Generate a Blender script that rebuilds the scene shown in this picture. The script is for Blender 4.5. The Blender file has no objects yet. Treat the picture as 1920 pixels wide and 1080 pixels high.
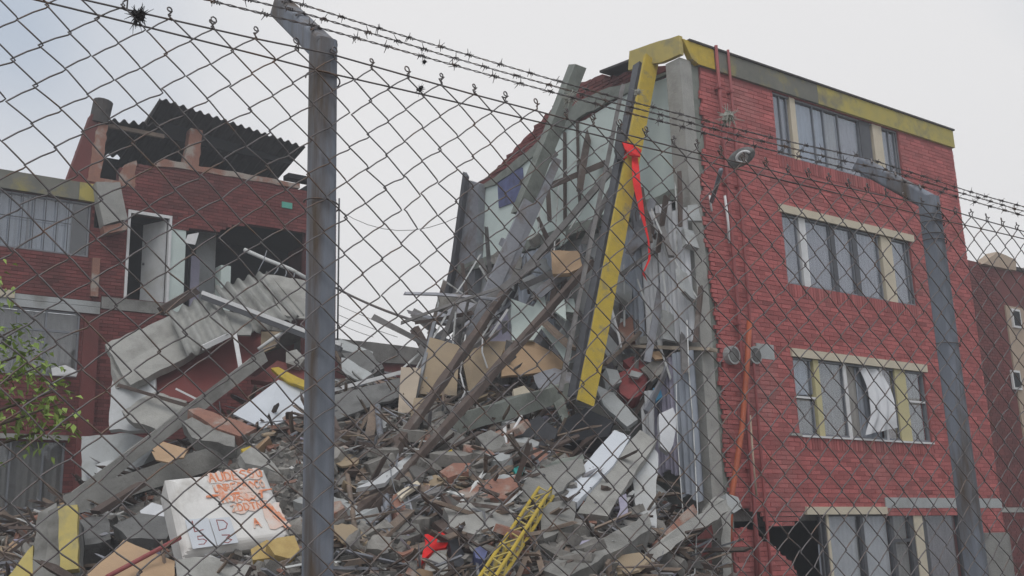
import bpy, bmesh, math, random
import numpy as np
from mathutils import Vector, Matrix, noise as mnoise

rnd = random.Random(7)
npr = np.random.RandomState(11)
S = bpy.context.scene
COL = S.collection

# ------------------------------------------------------------------ camera
FPX, CX, CY, HY, EYE = 1850.0, 690.0, 540.0, 953.0, 2.0      # focal length / principal point / horizon, in 1920-px units
PITCH = math.atan((HY - CY) / FPX)
cam = bpy.data.cameras.new('camera')
cam.lens = 36.0 * FPX / 1920.0
cam.shift_x = (960.0 - CX) / 1920.0
cam.clip_start, cam.clip_end = 0.05, 3000
camo = bpy.data.objects.new('camera', cam)
COL.objects.link(camo)
camo.location = (0, 0, EYE)
camo.rotation_euler = (math.radians(90) + PITCH, 0, 0)
S.camera = camo

# ------------------------------------------------------------------ sky, sun, exposure
SUN_DIR = Vector((-0.12, -0.66, 0.95)).normalized()           # towards the sun
w = bpy.data.worlds.new('World'); S.world = w; w.use_nodes = True
nt = w.node_tree; nt.nodes.clear()
out = nt.nodes.new('ShaderNodeOutputWorld')
sky = nt.nodes.new('ShaderNodeTexSky'); sky.sky_type = 'NISHITA'; sky.sun_disc = False
sky.sun_elevation = math.asin(SUN_DIR.z); sky.sun_rotation = math.atan2(SUN_DIR.x, SUN_DIR.y)
b1 = nt.nodes.new('ShaderNodeBackground'); b1.inputs[1].default_value = 0.09
nt.links.new(sky.outputs[0], b1.inputs[0])
tc = nt.nodes.new('ShaderNodeTexCoord')
mp = nt.nodes.new('ShaderNodeMapping'); mp.inputs['Location'].default_value = (7.186, 7.174, 7.348)
nz = nt.nodes.new('ShaderNodeTexNoise'); nz.inputs['Scale'].default_value = 1.15; nz.inputs['Detail'].default_value = 3
nt.links.new(tc.outputs['Generated'], mp.inputs[0]); nt.links.new(mp.outputs[0], nz.inputs['Vector'])
rp = nt.nodes.new('ShaderNodeValToRGB')
rp.color_ramp.elements[0].position = 0.42; rp.color_ramp.elements[0].color = (0.52, 0.585, 0.68, 1)
rp.color_ramp.elements[1].position = 0.60; rp.color_ramp.elements[1].color = (0.89, 0.88, 0.88, 1)
nt.links.new(nz.outputs[0], rp.inputs[0])
b2 = nt.nodes.new('ShaderNodeBackground'); b2.inputs[1].default_value = 1.0
nt.links.new(rp.outputs[0], b2.inputs[0])
mx = nt.nodes.new('ShaderNodeMixShader'); mx.inputs[0].default_value = 0.94
nt.links.new(b1.outputs[0], mx.inputs[1]); nt.links.new(b2.outputs[0], mx.inputs[2])
nt.links.new(mx.outputs[0], out.inputs[0])
sl = bpy.data.lights.new('sun', 'SUN'); sl.energy = 1.1; sl.angle = math.radians(28); sl.color = (1, 0.97, 0.93)
so = bpy.data.objects.new('sun', sl); COL.objects.link(so)
so.rotation_euler = SUN_DIR.to_track_quat('Z', 'Y').to_euler()
so.location = (6, -12, 20)
S.view_settings.view_transform = 'Standard'; S.view_settings.look = 'None'
S.view_settings.exposure = 0.0; S.view_settings.gamma = 1.0
HAZE_DENSITY = 0.005
S.render.engine = 'CYCLES'; S.cycles.max_bounces = 4; S.cycles.diffuse_bounces = 3; S.cycles.adaptive_threshold = 0.02; S.cycles.transparent_max_bounces = 16

# ------------------------------------------------------------------ helpers: projection
CP, SP = math.cos(PITCH), math.sin(PITCH)
EYEV = Vector((0, 0, EYE))
def ray(x, y):
    a = (x - CX) / FPX; b = (CY - y) / FPX
    return Vector((a, CP - SP * b, SP + CP * b))
def W(x, y, d):                       # the place seen at a pixel, d metres ahead of the camera
    r = ray(x, y)
    return EYEV + r * (d / r.y)
def pxof(P):
    q = P - EYEV
    zc = q.y * CP + q.z * SP; yc = -q.y * SP + q.z * CP
    return CX + FPX * q.x / zc, CY - FPX * yc / zc
TH = math.atan2(0.5122564, 0.85883257)     # both rows of houses run this way
UU = Vector((math.cos(TH), math.sin(TH), 0)); VV = Vector((-UU.y, UU.x, 0))
R0 = Vector((4.9813, 15.2048, 0))          # front corner of the standing block
L0 = Vector((-7.2858, 20.0152, 0))         # a point on the front of the house behind
def hitp(x, y, P, n):
    r = ray(x, y); return EYEV + r * ((P - EYEV).dot(n) / r.dot(n))
def fr(x, y, t=0.0):                       # pixel -> (s, z) on the standing block's front
    q = hitp(x, y, R0 + VV * t, VV); return (q - R0).dot(UU), q.z
def sr(x, y, s=0.6):                       # pixel -> (t, z) on its torn side
    q = hitp(x, y, R0 + UU * s, UU); return (q - R0).dot(VV), q.z
def fl(x, y, t=0.0):                       # pixel -> (s, z) on the house behind
    q = hitp(x, y, L0 + VV * t, VV); return (q - L0).dot(UU), q.z
def RB(s, t, z): return R0 + UU * s + VV * t + Vector((0, 0, z))
def LB(s, t, z): return L0 + UU * s + VV * t + Vector((0, 0, z))

# ------------------------------------------------------------------ helpers: materials
MATS = {}
def M(name, c1, c2=None, sc=4.0, rough=0.85, bump=0.25, bsc=35.0, dirt=None, dsc=0.9, dth=(0.5, 0.68), metal=0.0, spec=0.3, stretch=None):
    m = bpy.data.materials.new(name); m.use_nodes = True; MATS[name] = m
    n = m.node_tree.nodes; l = m.node_tree.links
    bs = n['Principled BSDF']
    geo = n.new('ShaderNodeNewGeometry')
    vec = geo.outputs['Position']
    if stretch:
        mpn = n.new('ShaderNodeMapping'); mpn.inputs['Scale'].default_value = stretch
        l.new(vec, mpn.inputs[0]); vec = mpn.outputs[0]
    def nz(scale, det=6, v=None):
        t = n.new('ShaderNodeTexNoise'); t.inputs['Scale'].default_value = scale; t.inputs['Detail'].default_value = det
        t.inputs['Roughness'].default_value = 0.62
        l.new(v or vec, t.inputs['Vector']); return t.outputs[0]
    def rgb(c): return (c[0], c[1], c[2], 1)
    mix = n.new('ShaderNodeMix'); mix.data_type = 'RGBA'
    mix.inputs[6].default_value = rgb(c1); mix.inputs[7].default_value = rgb(c2 or [v * 0.72 for v in c1])
    mr = n.new('ShaderNodeMapRange'); mr.inputs[1].default_value = 0.32; mr.inputs[2].default_value = 0.68
    l.new(nz(sc), mr.inputs[0]); l.new(mr.outputs[0], mix.inputs[0])
    colr = mix.outputs[2]
    if dirt:
        d = n.new('ShaderNodeMix'); d.data_type = 'RGBA'; d.inputs[7].default_value = rgb(dirt)
        mr2 = n.new('ShaderNodeMapRange'); mr2.inputs[1].default_value = dth[0]; mr2.inputs[2].default_value = dth[1]
        l.new(nz(dsc, 8), mr2.inputs[0]); l.new(mr2.outputs[0], d.inputs[0]); l.new(colr, d.inputs[6])
        colr = d.outputs[2]
    at = n.new('ShaderNodeAttribute'); at.attribute_name = 'tone'
    ad = n.new('ShaderNodeMath'); ad.operation = 'ADD'; ad.inputs[1].default_value = 1.0
    l.new(at.outputs['Fac'], ad.inputs[0])
    vm = n.new('ShaderNodeVectorMath'); vm.operation = 'SCALE'
    l.new(colr, vm.inputs[0]); l.new(ad.outputs[0], vm.inputs['Scale'])
    l.new(vm.outputs[0], bs.inputs['Base Color'])
    bs.inputs['Roughness'].default_value = rough; bs.inputs['Metallic'].default_value = metal
    bs.inputs['Specular IOR Level'].default_value = spec
    if bump:
        bp = n.new('ShaderNodeBump'); bp.inputs['Strength'].default_value = bump; bp.inputs['Distance'].default_value = 0.02
        l.new(nz(bsc, 5), bp.inputs['Height']); l.new(bp.outputs[0], bs.inputs['Normal'])
    return m
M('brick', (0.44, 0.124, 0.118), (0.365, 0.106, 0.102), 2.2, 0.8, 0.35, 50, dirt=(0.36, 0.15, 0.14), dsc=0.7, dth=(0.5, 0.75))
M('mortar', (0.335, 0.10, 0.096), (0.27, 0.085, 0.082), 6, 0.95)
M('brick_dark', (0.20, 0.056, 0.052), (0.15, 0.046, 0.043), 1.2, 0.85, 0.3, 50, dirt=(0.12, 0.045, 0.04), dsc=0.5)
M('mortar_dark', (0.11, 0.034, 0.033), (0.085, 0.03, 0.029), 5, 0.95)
M('brick_raw', (0.33, 0.165, 0.12), (0.25, 0.135, 0.105), 9, 0.9, 0.5, 40, dirt=(0.36, 0.31, 0.27), dsc=2.2, dth=(0.5, 0.62))
M('fascia_stained', (0.46, 0.38, 0.10), (0.38, 0.33, 0.11), 2.5, 0.85, 0.2, 30, dirt=(0.19, 0.18, 0.14), dsc=1.1, dth=(0.52, 0.66))
M('fascia_grey', (0.20, 0.195, 0.165), (0.15, 0.15, 0.13), 2.5, 0.9, 0.3, 30, dirt=(0.30, 0.26, 0.11), dsc=1.6, dth=(0.52, 0.68))
M('yellow_paint', (0.55, 0.40, 0.05), (0.44, 0.325, 0.055), 7, 0.65, 0.3, 40, dirt=(0.27, 0.23, 0.13), dsc=5.0, dth=(0.56, 0.70))
M('yellow_pale', (0.52, 0.42, 0.13), (0.44, 0.36, 0.13), 4, 0.7, 0.2, 40, dirt=(0.32, 0.28, 0.15), dsc=2.5, dth=(0.55, 0.7))
M('concrete', (0.285, 0.28, 0.262), (0.205, 0.202, 0.19), 3, 0.92, 0.5, 28, dirt=(0.13, 0.126, 0.115), dsc=1.9, dth=(0.48, 0.70))
M('concrete_pale', (0.38, 0.375, 0.35), (0.29, 0.285, 0.268), 3, 0.92, 0.45, 28, dirt=(0.24, 0.235, 0.215), dsc=1.5, dth=(0.52, 0.72))
M('concrete_dark', (0.19, 0.19, 0.185), (0.13, 0.13, 0.128), 3, 0.92, 0.5, 28, dirt=(0.085, 0.083, 0.08), dsc=1.5)
M('concrete_green', (0.25, 0.27, 0.24), (0.19, 0.205, 0.185), 4, 0.9, 0.4, 28, dirt=(0.12, 0.13, 0.115), dsc=1.6)
M('plaster_green', (0.62, 0.70, 0.665), (0.55, 0.63, 0.60), 1.5, 0.9, 0.12, 30, dirt=(0.42, 0.45, 0.42), dsc=0.8, dth=(0.54, 0.74))
M('plaster_white', (0.56, 0.575, 0.58), (0.47, 0.48, 0.485), 2, 0.9, 0.2, 30, dirt=(0.42, 0.42, 0.40), dsc=1.2, dth=(0.5, 0.72))
M('plaster_grey', (0.42, 0.44, 0.44), (0.35, 0.36, 0.36), 2, 0.9, 0.3, 30, dirt=(0.24, 0.24, 0.225), dsc=1.4, dth=(0.5, 0.7))
M('cream', (0.62, 0.55, 0.43), (0.55, 0.49, 0.38), 3, 0.8, 0.15, 30, dirt=(0.36, 0.33, 0.28), dsc=2.5, dth=(0.6, 0.78))
M('cream_yellow', (0.56, 0.50, 0.27), (0.5, 0.45, 0.26), 3, 0.75, 0.1)
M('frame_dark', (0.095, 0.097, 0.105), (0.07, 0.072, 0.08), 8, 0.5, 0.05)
M('frame_grey', (0.24, 0.25, 0.27), (0.19, 0.2, 0.22), 8, 0.45, 0.05, metal=0.3)
M('frame_white', (0.72, 0.72, 0.72), (0.62, 0.62, 0.62), 8, 0.5, 0.05)
M('curtain_lavender', (0.33, 0.31, 0.33), (0.27, 0.255, 0.27), 3, 0.9, 0.1)
M('curtain_white', (0.66, 0.67, 0.69), (0.56, 0.57, 0.59), 3, 0.9, 0.1)
M('curtain_blue', (0.38, 0.41, 0.465), (0.31, 0.34, 0.39), 2, 0.9, 0.1)
M('curtain_grey', (0.33, 0.315, 0.295), (0.27, 0.26, 0.245), 2, 0.9, 0.1)
M('curtain_brown', (0.30, 0.22, 0.18), (0.24, 0.18, 0.155), 3, 0.9, 0.1)
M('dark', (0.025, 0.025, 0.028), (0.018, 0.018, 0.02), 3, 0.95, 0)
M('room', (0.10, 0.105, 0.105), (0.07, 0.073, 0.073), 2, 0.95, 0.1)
M('pipe_red', (0.34, 0.095, 0.093), (0.26, 0.075, 0.074), 5, 0.55, 0.1)
M('pipe_orange', (0.46, 0.115, 0.05), (0.34, 0.09, 0.048), 5, 0.5, 0.1)
M('pvc', (0.62, 0.63, 0.62), (0.5, 0.51, 0.5), 6, 0.5, 0.1, dirt=(0.3, 0.28, 0.25), dsc=3, dth=(0.55, 0.7))
M('galv', (0.25, 0.27, 0.315), (0.17, 0.185, 0.21), 14, 0.55, 0.2, 60, dirt=(0.125, 0.098, 0.078), dsc=15.0, dth=(0.46, 0.66), metal=0.2, stretch=(1, 1, .12))
M('wire', (0.19, 0.178, 0.18), (0.145, 0.132, 0.13), 40, 0.55, 0.1, 90, dirt=(0.19, 0.135, 0.105), dsc=14, dth=(0.52, 0.66), metal=0.35)
M('sheet_metal', (0.30, 0.31, 0.34), (0.23, 0.235, 0.26), 4, 0.5, 0.15, 30, dirt=(0.17, 0.14, 0.125), dsc=2.2, metal=0.35)
M('fibrocement', (0.36, 0.36, 0.34), (0.27, 0.27, 0.255), 4, 0.92, 0.3, 30, dirt=(0.19, 0.188, 0.175), dsc=1.5)
M('roof_dark', (0.075, 0.066, 0.062), (0.05, 0.045, 0.043), 5, 0.9, 0.3)
M('wood', (0.25, 0.19, 0.145), (0.175, 0.135, 0.11), 6, 0.85, 0.4, 30, dirt=(0.12, 0.105, 0.095), dsc=2)
M('wood_dark', (0.12, 0.088, 0.075), (0.085, 0.066, 0.058), 6, 0.85, 0.4, 30, dirt=(0.19, 0.17, 0.155), dsc=2.5, dth=(0.56, 0.72))
M('wood_grey', (0.23, 0.22, 0.215), (0.165, 0.158, 0.155), 6, 0.9, 0.4, 30, dirt=(0.11, 0.10, 0.095), dsc=2)
M('board', (0.36, 0.28, 0.185), (0.30, 0.235, 0.165), 2.5, 0.8, 0.15, 30, dirt=(0.22, 0.185, 0.15), dsc=2, dth=(0.55, 0.75))
M('board_light', (0.46, 0.385, 0.30), (0.40, 0.335, 0.265), 2.5, 0.8, 0.15)
M('cardboard', (0.48, 0.33, 0.205), (0.42, 0.29, 0.185), 3, 0.9, 0.15)
M('red_cloth', (0.78, 0.02, 0.02), (0.6, 0.015, 0.018), 5, 0.7, 0.1)
M('red_bag', (0.33, 0.075, 0.075), (0.24, 0.07, 0.07), 7, 0.8, 0.2)
M('blue_cloth', (0.08, 0.30, 0.48), (0.06, 0.22, 0.38), 8, 0.8, 0.2)
M('blue_print', (0.13, 0.15, 0.30), (0.075, 0.08, 0.14), 5, 0.7, 0.05)
M('teal', (0.05, 0.42, 0.38), (0.04, 0.32, 0.3), 8, 0.6, 0.1)
M('lilac', (0.42, 0.40, 0.50), (0.33, 0.31, 0.40), 5, 0.9, 0.2)
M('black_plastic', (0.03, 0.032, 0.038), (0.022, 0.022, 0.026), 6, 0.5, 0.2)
M('white_wrap', (0.76, 0.745, 0.72), (0.68, 0.665, 0.64), 3, 0.55, 0.3, 9, dirt=(0.5, 0.475, 0.44), dsc=2.5, dth=(0.56, 0.76))
M('paper', (0.62, 0.65, 0.69), (0.55, 0.58, 0.62), 3, 0.8, 0.05)
M('orange_paint', (0.74, 0.20, 0.075), (0.70, 0.33, 0.20), 9, 0.8, 0.1, dirt=(0.72, 0.58, 0.50), dsc=7, dth=(0.48, 0.62))
M('orange_mist', (0.75, 0.60, 0.53), (0.74, 0.50, 0.40), 5, 0.8, 0.1, dirt=(0.73, 0.68, 0.64), dsc=5, dth=(0.45, 0.6))
M('green_sign', (0.12, 0.42, 0.33), (0.10, 0.36, 0.28), 5, 0.6, 0.05)
M('mustard', (0.50, 0.37, 0.15), (0.40, 0.28, 0.11), 8, 0.85, 0.3)
M('leaf', (0.27, 0.36, 0.08), (0.14, 0.21, 0.05), 6, 0.6, 0.05)
M('bark', (0.11, 0.085, 0.065), (0.07, 0.055, 0.045), 9, 0.95, 0.5)
M('air_plant', (0.42, 0.42, 0.38), (0.30, 0.30, 0.27), 30, 0.9, 0)
M('air_plant_dark', (0.06, 0.058, 0.06), (0.04, 0.04, 0.042), 30, 0.9, 0)
M('ground', (0.20, 0.185, 0.165), (0.14, 0.13, 0.118), 0.8, 0.95, 0.5, 12)
M('heap', (0.16, 0.152, 0.142), (0.095, 0.09, 0.084), 2.5, 0.95, 0.7, 14, dirt=(0.13, 0.08, 0.065), dsc=0.9, dth=(0.55, 0.7))  # base darkened so the gaps between pieces read as shaded
M('rubble_grey', (0.275, 0.262, 0.24), (0.20, 0.19, 0.175), 3, 0.95, 0.6, 24, dirt=(0.115, 0.106, 0.097), dsc=2.4, dth=(0.46, 0.66))
M('rubble_pale', (0.33, 0.315, 0.29), (0.24, 0.228, 0.21), 3, 0.95, 0.6, 24, dirt=(0.17, 0.158, 0.143), dsc=2.4, dth=(0.46, 0.66))
M('rubble_dark', (0.15, 0.143, 0.134), (0.10, 0.096, 0.09), 3, 0.95, 0.6, 24)
M('crumb', (0.29, 0.275, 0.255), (0.20, 0.19, 0.175), 1.5, 0.95, 0.5, 30, dirt=(0.19, 0.125, 0.105), dsc=1.2, dth=(0.52, 0.68))
M('frag_pale', (0.50, 0.49, 0.47), (0.38, 0.375, 0.36), 5, 0.9, 0.2)
M('beige', (0.46, 0.36, 0.27), (0.38, 0.30, 0.23), 2, 0.85, 0.15)
def glass():
    m = bpy.data.materials.new('glass'); m.use_nodes = True; MATS['glass'] = m
    n = m.node_tree.nodes; l = m.node_tree.links; n.clear()
    o = n.new('ShaderNodeOutputMaterial'); mixn = n.new('ShaderNodeMixShader')
    t = n.new('ShaderNodeBsdfTransparent'); t.inputs[0].default_value = (0.93, 0.94, 0.95, 1)
    g = n.new('ShaderNodeBsdfGlossy'); g.inputs['Roughness'].default_value = 0.04; g.inputs[0].default_value = (0.9, 0.92, 0.95, 1)
    f = n.new('ShaderNodeLayerWeight'); f.inputs['Blend'].default_value = 0.25
    a = n.new('ShaderNodeMath'); a.operation = 'MULTIPLY_ADD'; a.inputs[1].default_value = 0.35; a.inputs[2].default_value = 0.05
    l.new(f.outputs['Facing'], a.inputs[0]); l.new(a.outputs[0], mixn.inputs[0])
    l.new(t.outputs[0], mixn.inputs[1]); l.new(g.outputs[0], mixn.inputs[2]); l.new(mixn.outputs[0], o.inputs[0])
glass()

# ------------------------------------------------------------------ helpers: meshes and objects
class MB:
    def __init__(s): s.v = []; s.f = []; s.t = []
    def quad(s, a, b, c, d, tone=0.0):
        i = len(s.v); s.v += [a, b, c, d]; s.f.append((i, i + 1, i + 2, i + 3)); s.t.append(tone)
    def hexa(s, P, tone=0.0):            # 8 corners: bottom 4 ccw, top 4 ccw
        i = len(s.v); s.v += list(P)
        for q in ((0, 3, 2, 1), (4, 5, 6, 7), (0, 1, 5, 4), (1, 2, 6, 5), (2, 3, 7, 6), (3, 0, 4, 7)):
            s.f.append(tuple(i + k for k in q)); s.t.append(tone)
    def box(s, x0, x1, y0, y1, z0, z1, tone=0.0):
        s.hexa([(x0, y0, z0), (x1, y0, z0), (x1, y1, z0), (x0, y1, z0), (x0, y0, z1), (x1, y0, z1), (x1, y1, z1), (x0, y1, z1)], tone)
    def tube(s, pts, r, n=6, tone=0.0, cap=True, flat=None):
        pts = [Vector(p) for p in pts]; i0 = len(s.v); m = len(pts)
        rs = r if isinstance(r, (list, tuple)) else [r] * m
        up = None
        for k, p in enumerate(pts):
            d = (pts[min(k + 1, m - 1)] - pts[max(k - 1, 0)])
            d = d.normalized() if d.length > 1e-9 else Vector((0, 0, 1))
            if up is None:
                up = Vector((0, 0, 1)) if abs(d.z) < 0.9 else Vector((1, 0, 0))
            sd = d.cross(up)
            if sd.length < 1e-6: sd = d.cross(Vector((0.3, 0.9, 0.2)))
            sd.normalize(); up = sd.cross(d).normalized()
            for j in range(n):
                a = 2 * math.pi * (j + 0.5) / n
                s.v.append(tuple(p + (sd * math.cos(a) + up * math.sin(a)) * rs[k]))
        for k in range(m - 1):
            for j in range(n):
                a = i0 + k * n + j; b = i0 + k * n + (j + 1) % n
                s.f.append((a, b, b + n, a + n)); s.t.append(tone)
        if cap:
            s.f.append(tuple(i0 + j for j in range(n))[::-1]); s.t.append(tone)
            s.f.append(tuple(i0 + (m - 1) * n + j for j in range(n))); s.t.append(tone)
    def prism(s, pts, vec, tone=0.0):     # polygon swept along vec
        pts = [Vector(p) for p in pts]; vec = Vector(vec); n = len(pts); i = len(s.v)
        s.v += [tuple(p) for p in pts] + [tuple(p + vec) for p in pts]
        s.f.append(tuple(range(i, i + n))); s.t.append(tone)
        s.f.append(tuple(range(i + 2 * n - 1, i + n - 1, -1))); s.t.append(tone)
        for k in range(n):
            k2 = (k + 1) % n
            s.f.append((i + k2, i + k, i + n + k, i + n + k2)); s.t.append(tone)
    def grid(s, f, nu, nv, tone=0.0):
        i = len(s.v)
        for a in range(nu + 1):
            for b in range(nv + 1): s.v.append(tuple(f(a / nu, b / nv)))
        for a in range(nu):
            for b in range(nv):
                k = i + a * (nv + 1) + b
                s.f.append((k, k + nv + 1, k + nv + 2, k + 1)); s.t.append(tone)
    def mesh(s, name, mat, smooth=False, recalc=True):
        me = bpy.data.meshes.new(name)
        me.from_pydata([tuple(v) for v in s.v], [], s.f)
        if any(s.t):
            at = me.attributes.new('tone', 'FLOAT', 'FACE'); at.data.foreach_set('value', s.t)
        if recalc:
            bm = bmesh.new(); bm.from_mesh(me); bmesh.ops.recalc_face_normals(bm, faces=bm.faces); bm.to_mesh(me); bm.free()
        me.materials.append(MATS[mat])
        if smooth: me.polygons.foreach_set('use_smooth', [True] * len(me.polygons))
        me.update(); return me
    def build(s, name, mat, parent=None, smooth=False, center=True, recalc=True):
        loc = Vector((0, 0, 0))
        if center and parent is None and s.v:
            a = np.array([tuple(v) for v in s.v]); c = (a.min(0) + a.max(0)) / 2; c[2] = a[:, 2].min()
            loc = Vector(c); s.v = [tuple(Vector(v) - loc) for v in s.v]
        o = bpy.data.objects.new(name, s.mesh(name, mat, smooth, recalc)); COL.objects.link(o)
        o.location = loc
        if parent is not None: o.parent = parent
        return o
def tag(o, label, cat, group=None, kind=None):
    o['label'] = label; o['category'] = cat
    if group: o['group'] = group
    o['kind'] = kind or 'thing'
    return o
def thing(name, label, cat, loc=(0, 0, 0), rz=0.0, group=None):
    o = bpy.data.objects.new(name, None); COL.objects.link(o); o.empty_display_size = 0.2
    o.location = loc; o.rotation_euler = (0, 0, rz)
    return tag(o, label, cat, group)
def obj(name, me, parent=None, loc=(0, 0, 0)):
    o = bpy.data.objects.new(name, me); COL.objects.link(o); o.location = loc
    if parent is not None: o.parent = parent
    return o
def part(name, mat, parent, fn, smooth=False, label=None):
    b = MB(); fn(b); o = b.build(name, mat, parent, smooth)
    if label: o['label'] = label
    return o
def boxp(name, mat, parent, *a, label=None):
    return part(name, mat, parent, lambda b: b.box(*a), label=label)
def ragged(pts, amp=0.03, step=0.14):      # break up the edges of an outline
    pts = [Vector(p) for p in pts]; o = []
    for i, p in enumerate(pts):
        q = pts[(i + 1) % len(pts)]; n = max(1, int((q - p).length / step))
        pr = pts[i - 1]; nrm = (q - p).cross(pr - p)
        inp = nrm.cross(q - p).normalized() if nrm.length > 1e-9 else Vector((0, 0, 1))
        for k in range(n):
            j = 0 if k == 0 else rnd.uniform(-amp, amp)
            o.append(p.lerp(q, k / n) + inp * j)
    return o
def polyv(pts):
    n = Vector((0, 0, 0))
    for i, p in enumerate(pts):
        q = pts[(i + 1) % len(pts)]; n += p.cross(q)
    n.normalize()
    c = sum(pts, Vector((0, 0, 0))) / len(pts)
    if n.dot(c - EYEV) < 0: n = -n
    return n                                # pointing away from the viewer's side
def dheap(x, y): return OH(x, y).y
def clampd(p, m=.16): return (p[0], p[1], min(p[2], max(dheap(p[0], p[1]) - m, p[2] - 3.0))) if len(p) == 3 and not isinstance(p, Vector) else p
def slab(name, label, cat, px, th, mat, amp=0.03, group=None, parent=None, tone=0.0, m=.24):
    if parent is None and m is not None:
        sh = max(-3.0, min([0.0] + [dheap(p[0], p[1]) - m - p[2] for p in px if p[1] > 700]))
        px = [(p[0], p[1], p[2] + sh) for p in px]
    pts = [W(*p) for p in px]
    n = polyv(pts); pts2 = ragged(pts, amp) if amp else pts
    b = MB(); b.prism(pts2, n * th, tone); o = b.build(name, mat, parent)
    if parent is None: tag(o, label, cat, group)
    return o
def beam_mb(b, p0, p1, w, h, up=None, tone=0.0, jag=0.0, bend=0.0):
    p0 = Vector(p0); p1 = Vector(p1); d = (p1 - p0).normalized()
    up = Vector(up) if up is not None else Vector((0, 0, 1))
    sd = d.cross(up)
    if sd.length < 0.05: sd = d.cross(Vector((0, 1, 0)))
    sd.normalize(); up = sd.cross(d).normalized()
    n = max(1, int((p1 - p0).length / 0.5)) if (jag or bend) else 1
    rings = []
    for k in range(n + 1):
        f = k / n; c = p0.lerp(p1, f) - up * bend * 4 * f * (1 - f)
        ring = []
        for a, e in ((-1, -1), (1, -1), (1, 1), (-1, 1)):
            q = c + sd * (a * w / 2) + up * (e * h / 2)
            if jag:
                q += Vector((rnd.uniform(-jag, jag), rnd.uniform(-jag, jag), rnd.uniform(-jag, jag)))
                if k in (0, n): q += d * rnd.uniform(-1, 1) * jag * 4
            ring.append(q)
        rings.append(ring)
    i = len(b.v)
    for r in rings: b.v += [tuple(q) for q in r]
    for k in range(n):
        for j in range(4):
            a = i + 4 * k + j; c = i + 4 * k + (j + 1) % 4
            b.f.append((a, c, c + 4, a + 4)); b.t.append(tone)
    b.f.append((i + 3, i + 2, i + 1, i)); b.t.append(tone)
    e = i + 4 * n; b.f.append((e, e + 1, e + 2, e + 3)); b.t.append(tone)
def beam(name, label, cat, p0, p1, w, h, mat, up=None, jag=0.0, bend=0.0, group=None, parent=None):
    p0, p1 = clampd(p0), clampd(p1)
    b = MB(); beam_mb(b, W(*p0) if len(p0) == 3 and not isinstance(p0, Vector) else p0, W(*p1) if len(p1) == 3 and not isinstance(p1, Vector) else p1, w, h, up, 0, jag, bend)
    o = b.build(name, mat, parent)
    if parent is None: tag(o, label, cat, group)
    return o
def pole(name, label, cat, pts, r, mat, n=8, group=None, parent=None):
    b = MB(); b.tube([W(*clampd(p)) if not isinstance(p, Vector) else p for p in pts], r, n); o = b.build(name, mat, parent, smooth=n > 4)
    if parent is None: tag(o, label, cat, group)
    return o
def corrugated(name, label, cat, a, bb, c, ribs, amp, mat, th=0.012, sub=6, ragg=0.0, parent=None, nv=6):
    A = W(*a) if not isinstance(a, Vector) else a; B = W(*bb) if not isinstance(bb, Vector) else bb; C = W(*c) if not isinstance(c, Vector) else c
    eu = B - A; ev = C - A; n = eu.cross(ev).normalized()
    if n.dot(A - EYEV) > 0: n = -n
    jit = [rnd.uniform(-ragg, ragg) for _ in range(ribs * sub + 1)]
    b = MB()
    def f(off):
        def g(u, v):
            k = int(round(u * ribs * sub))
            vv = v + (jit[k] * v if ragg else 0)
            return A + eu * u + ev * vv + n * (amp * math.sin(u * ribs * 2 * math.pi) - off)
        return g
    nu = ribs * sub
    b.grid(f(0), nu, nv); b.grid(f(th), nu, nv)
    m = (nu + 1) * (nv + 1)
    def rim(idx):
        for p, q in zip(idx, idx[1:]): b.f.append((p, q, q + m, p + m)); b.t.append(0)
    rim([k * (nv + 1) for k in range(nu + 1)]); rim([k * (nv + 1) + nv for k in range(nu + 1)])
    rim(list(range(nv + 1))); rim([nu * (nv + 1) + k for k in range(nv + 1)])
    o = b.build(name, mat, parent, smooth=True, recalc=False)
    if parent is None: tag(o, label, cat)
    return o
def curtain_mb(b, A, B, drop, folds, amp, th=0.006, gather=0.0, nv=8, hem=0.0):
    A = Vector(A); B = Vector(B); e = B - A; n = Vector((e.y, -e.x, 0)).normalized()
    ph = [rnd.uniform(0.6, 1.3) for _ in range(folds + 2)]
    def f(off):
        def g(u, v):
            x = u * folds; k = int(x)
            a = amp * math.sin(x * 2 * math.pi) * ph[k] * (0.55 + 0.6 * v) + 0.4 * amp * math.sin(x * 3.1 + 1 + v * 2)
            uu = 0.5 + (u - 0.5) * (1 - gather * v)
            return A + e * uu + n * (a + off) - Vector((0, 0, drop * v * (1 + hem * math.sin(x * 1.7))))
        return g
    b.grid(f(0), folds * 6, nv); b.grid(f(-th), folds * 6, nv)

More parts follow.
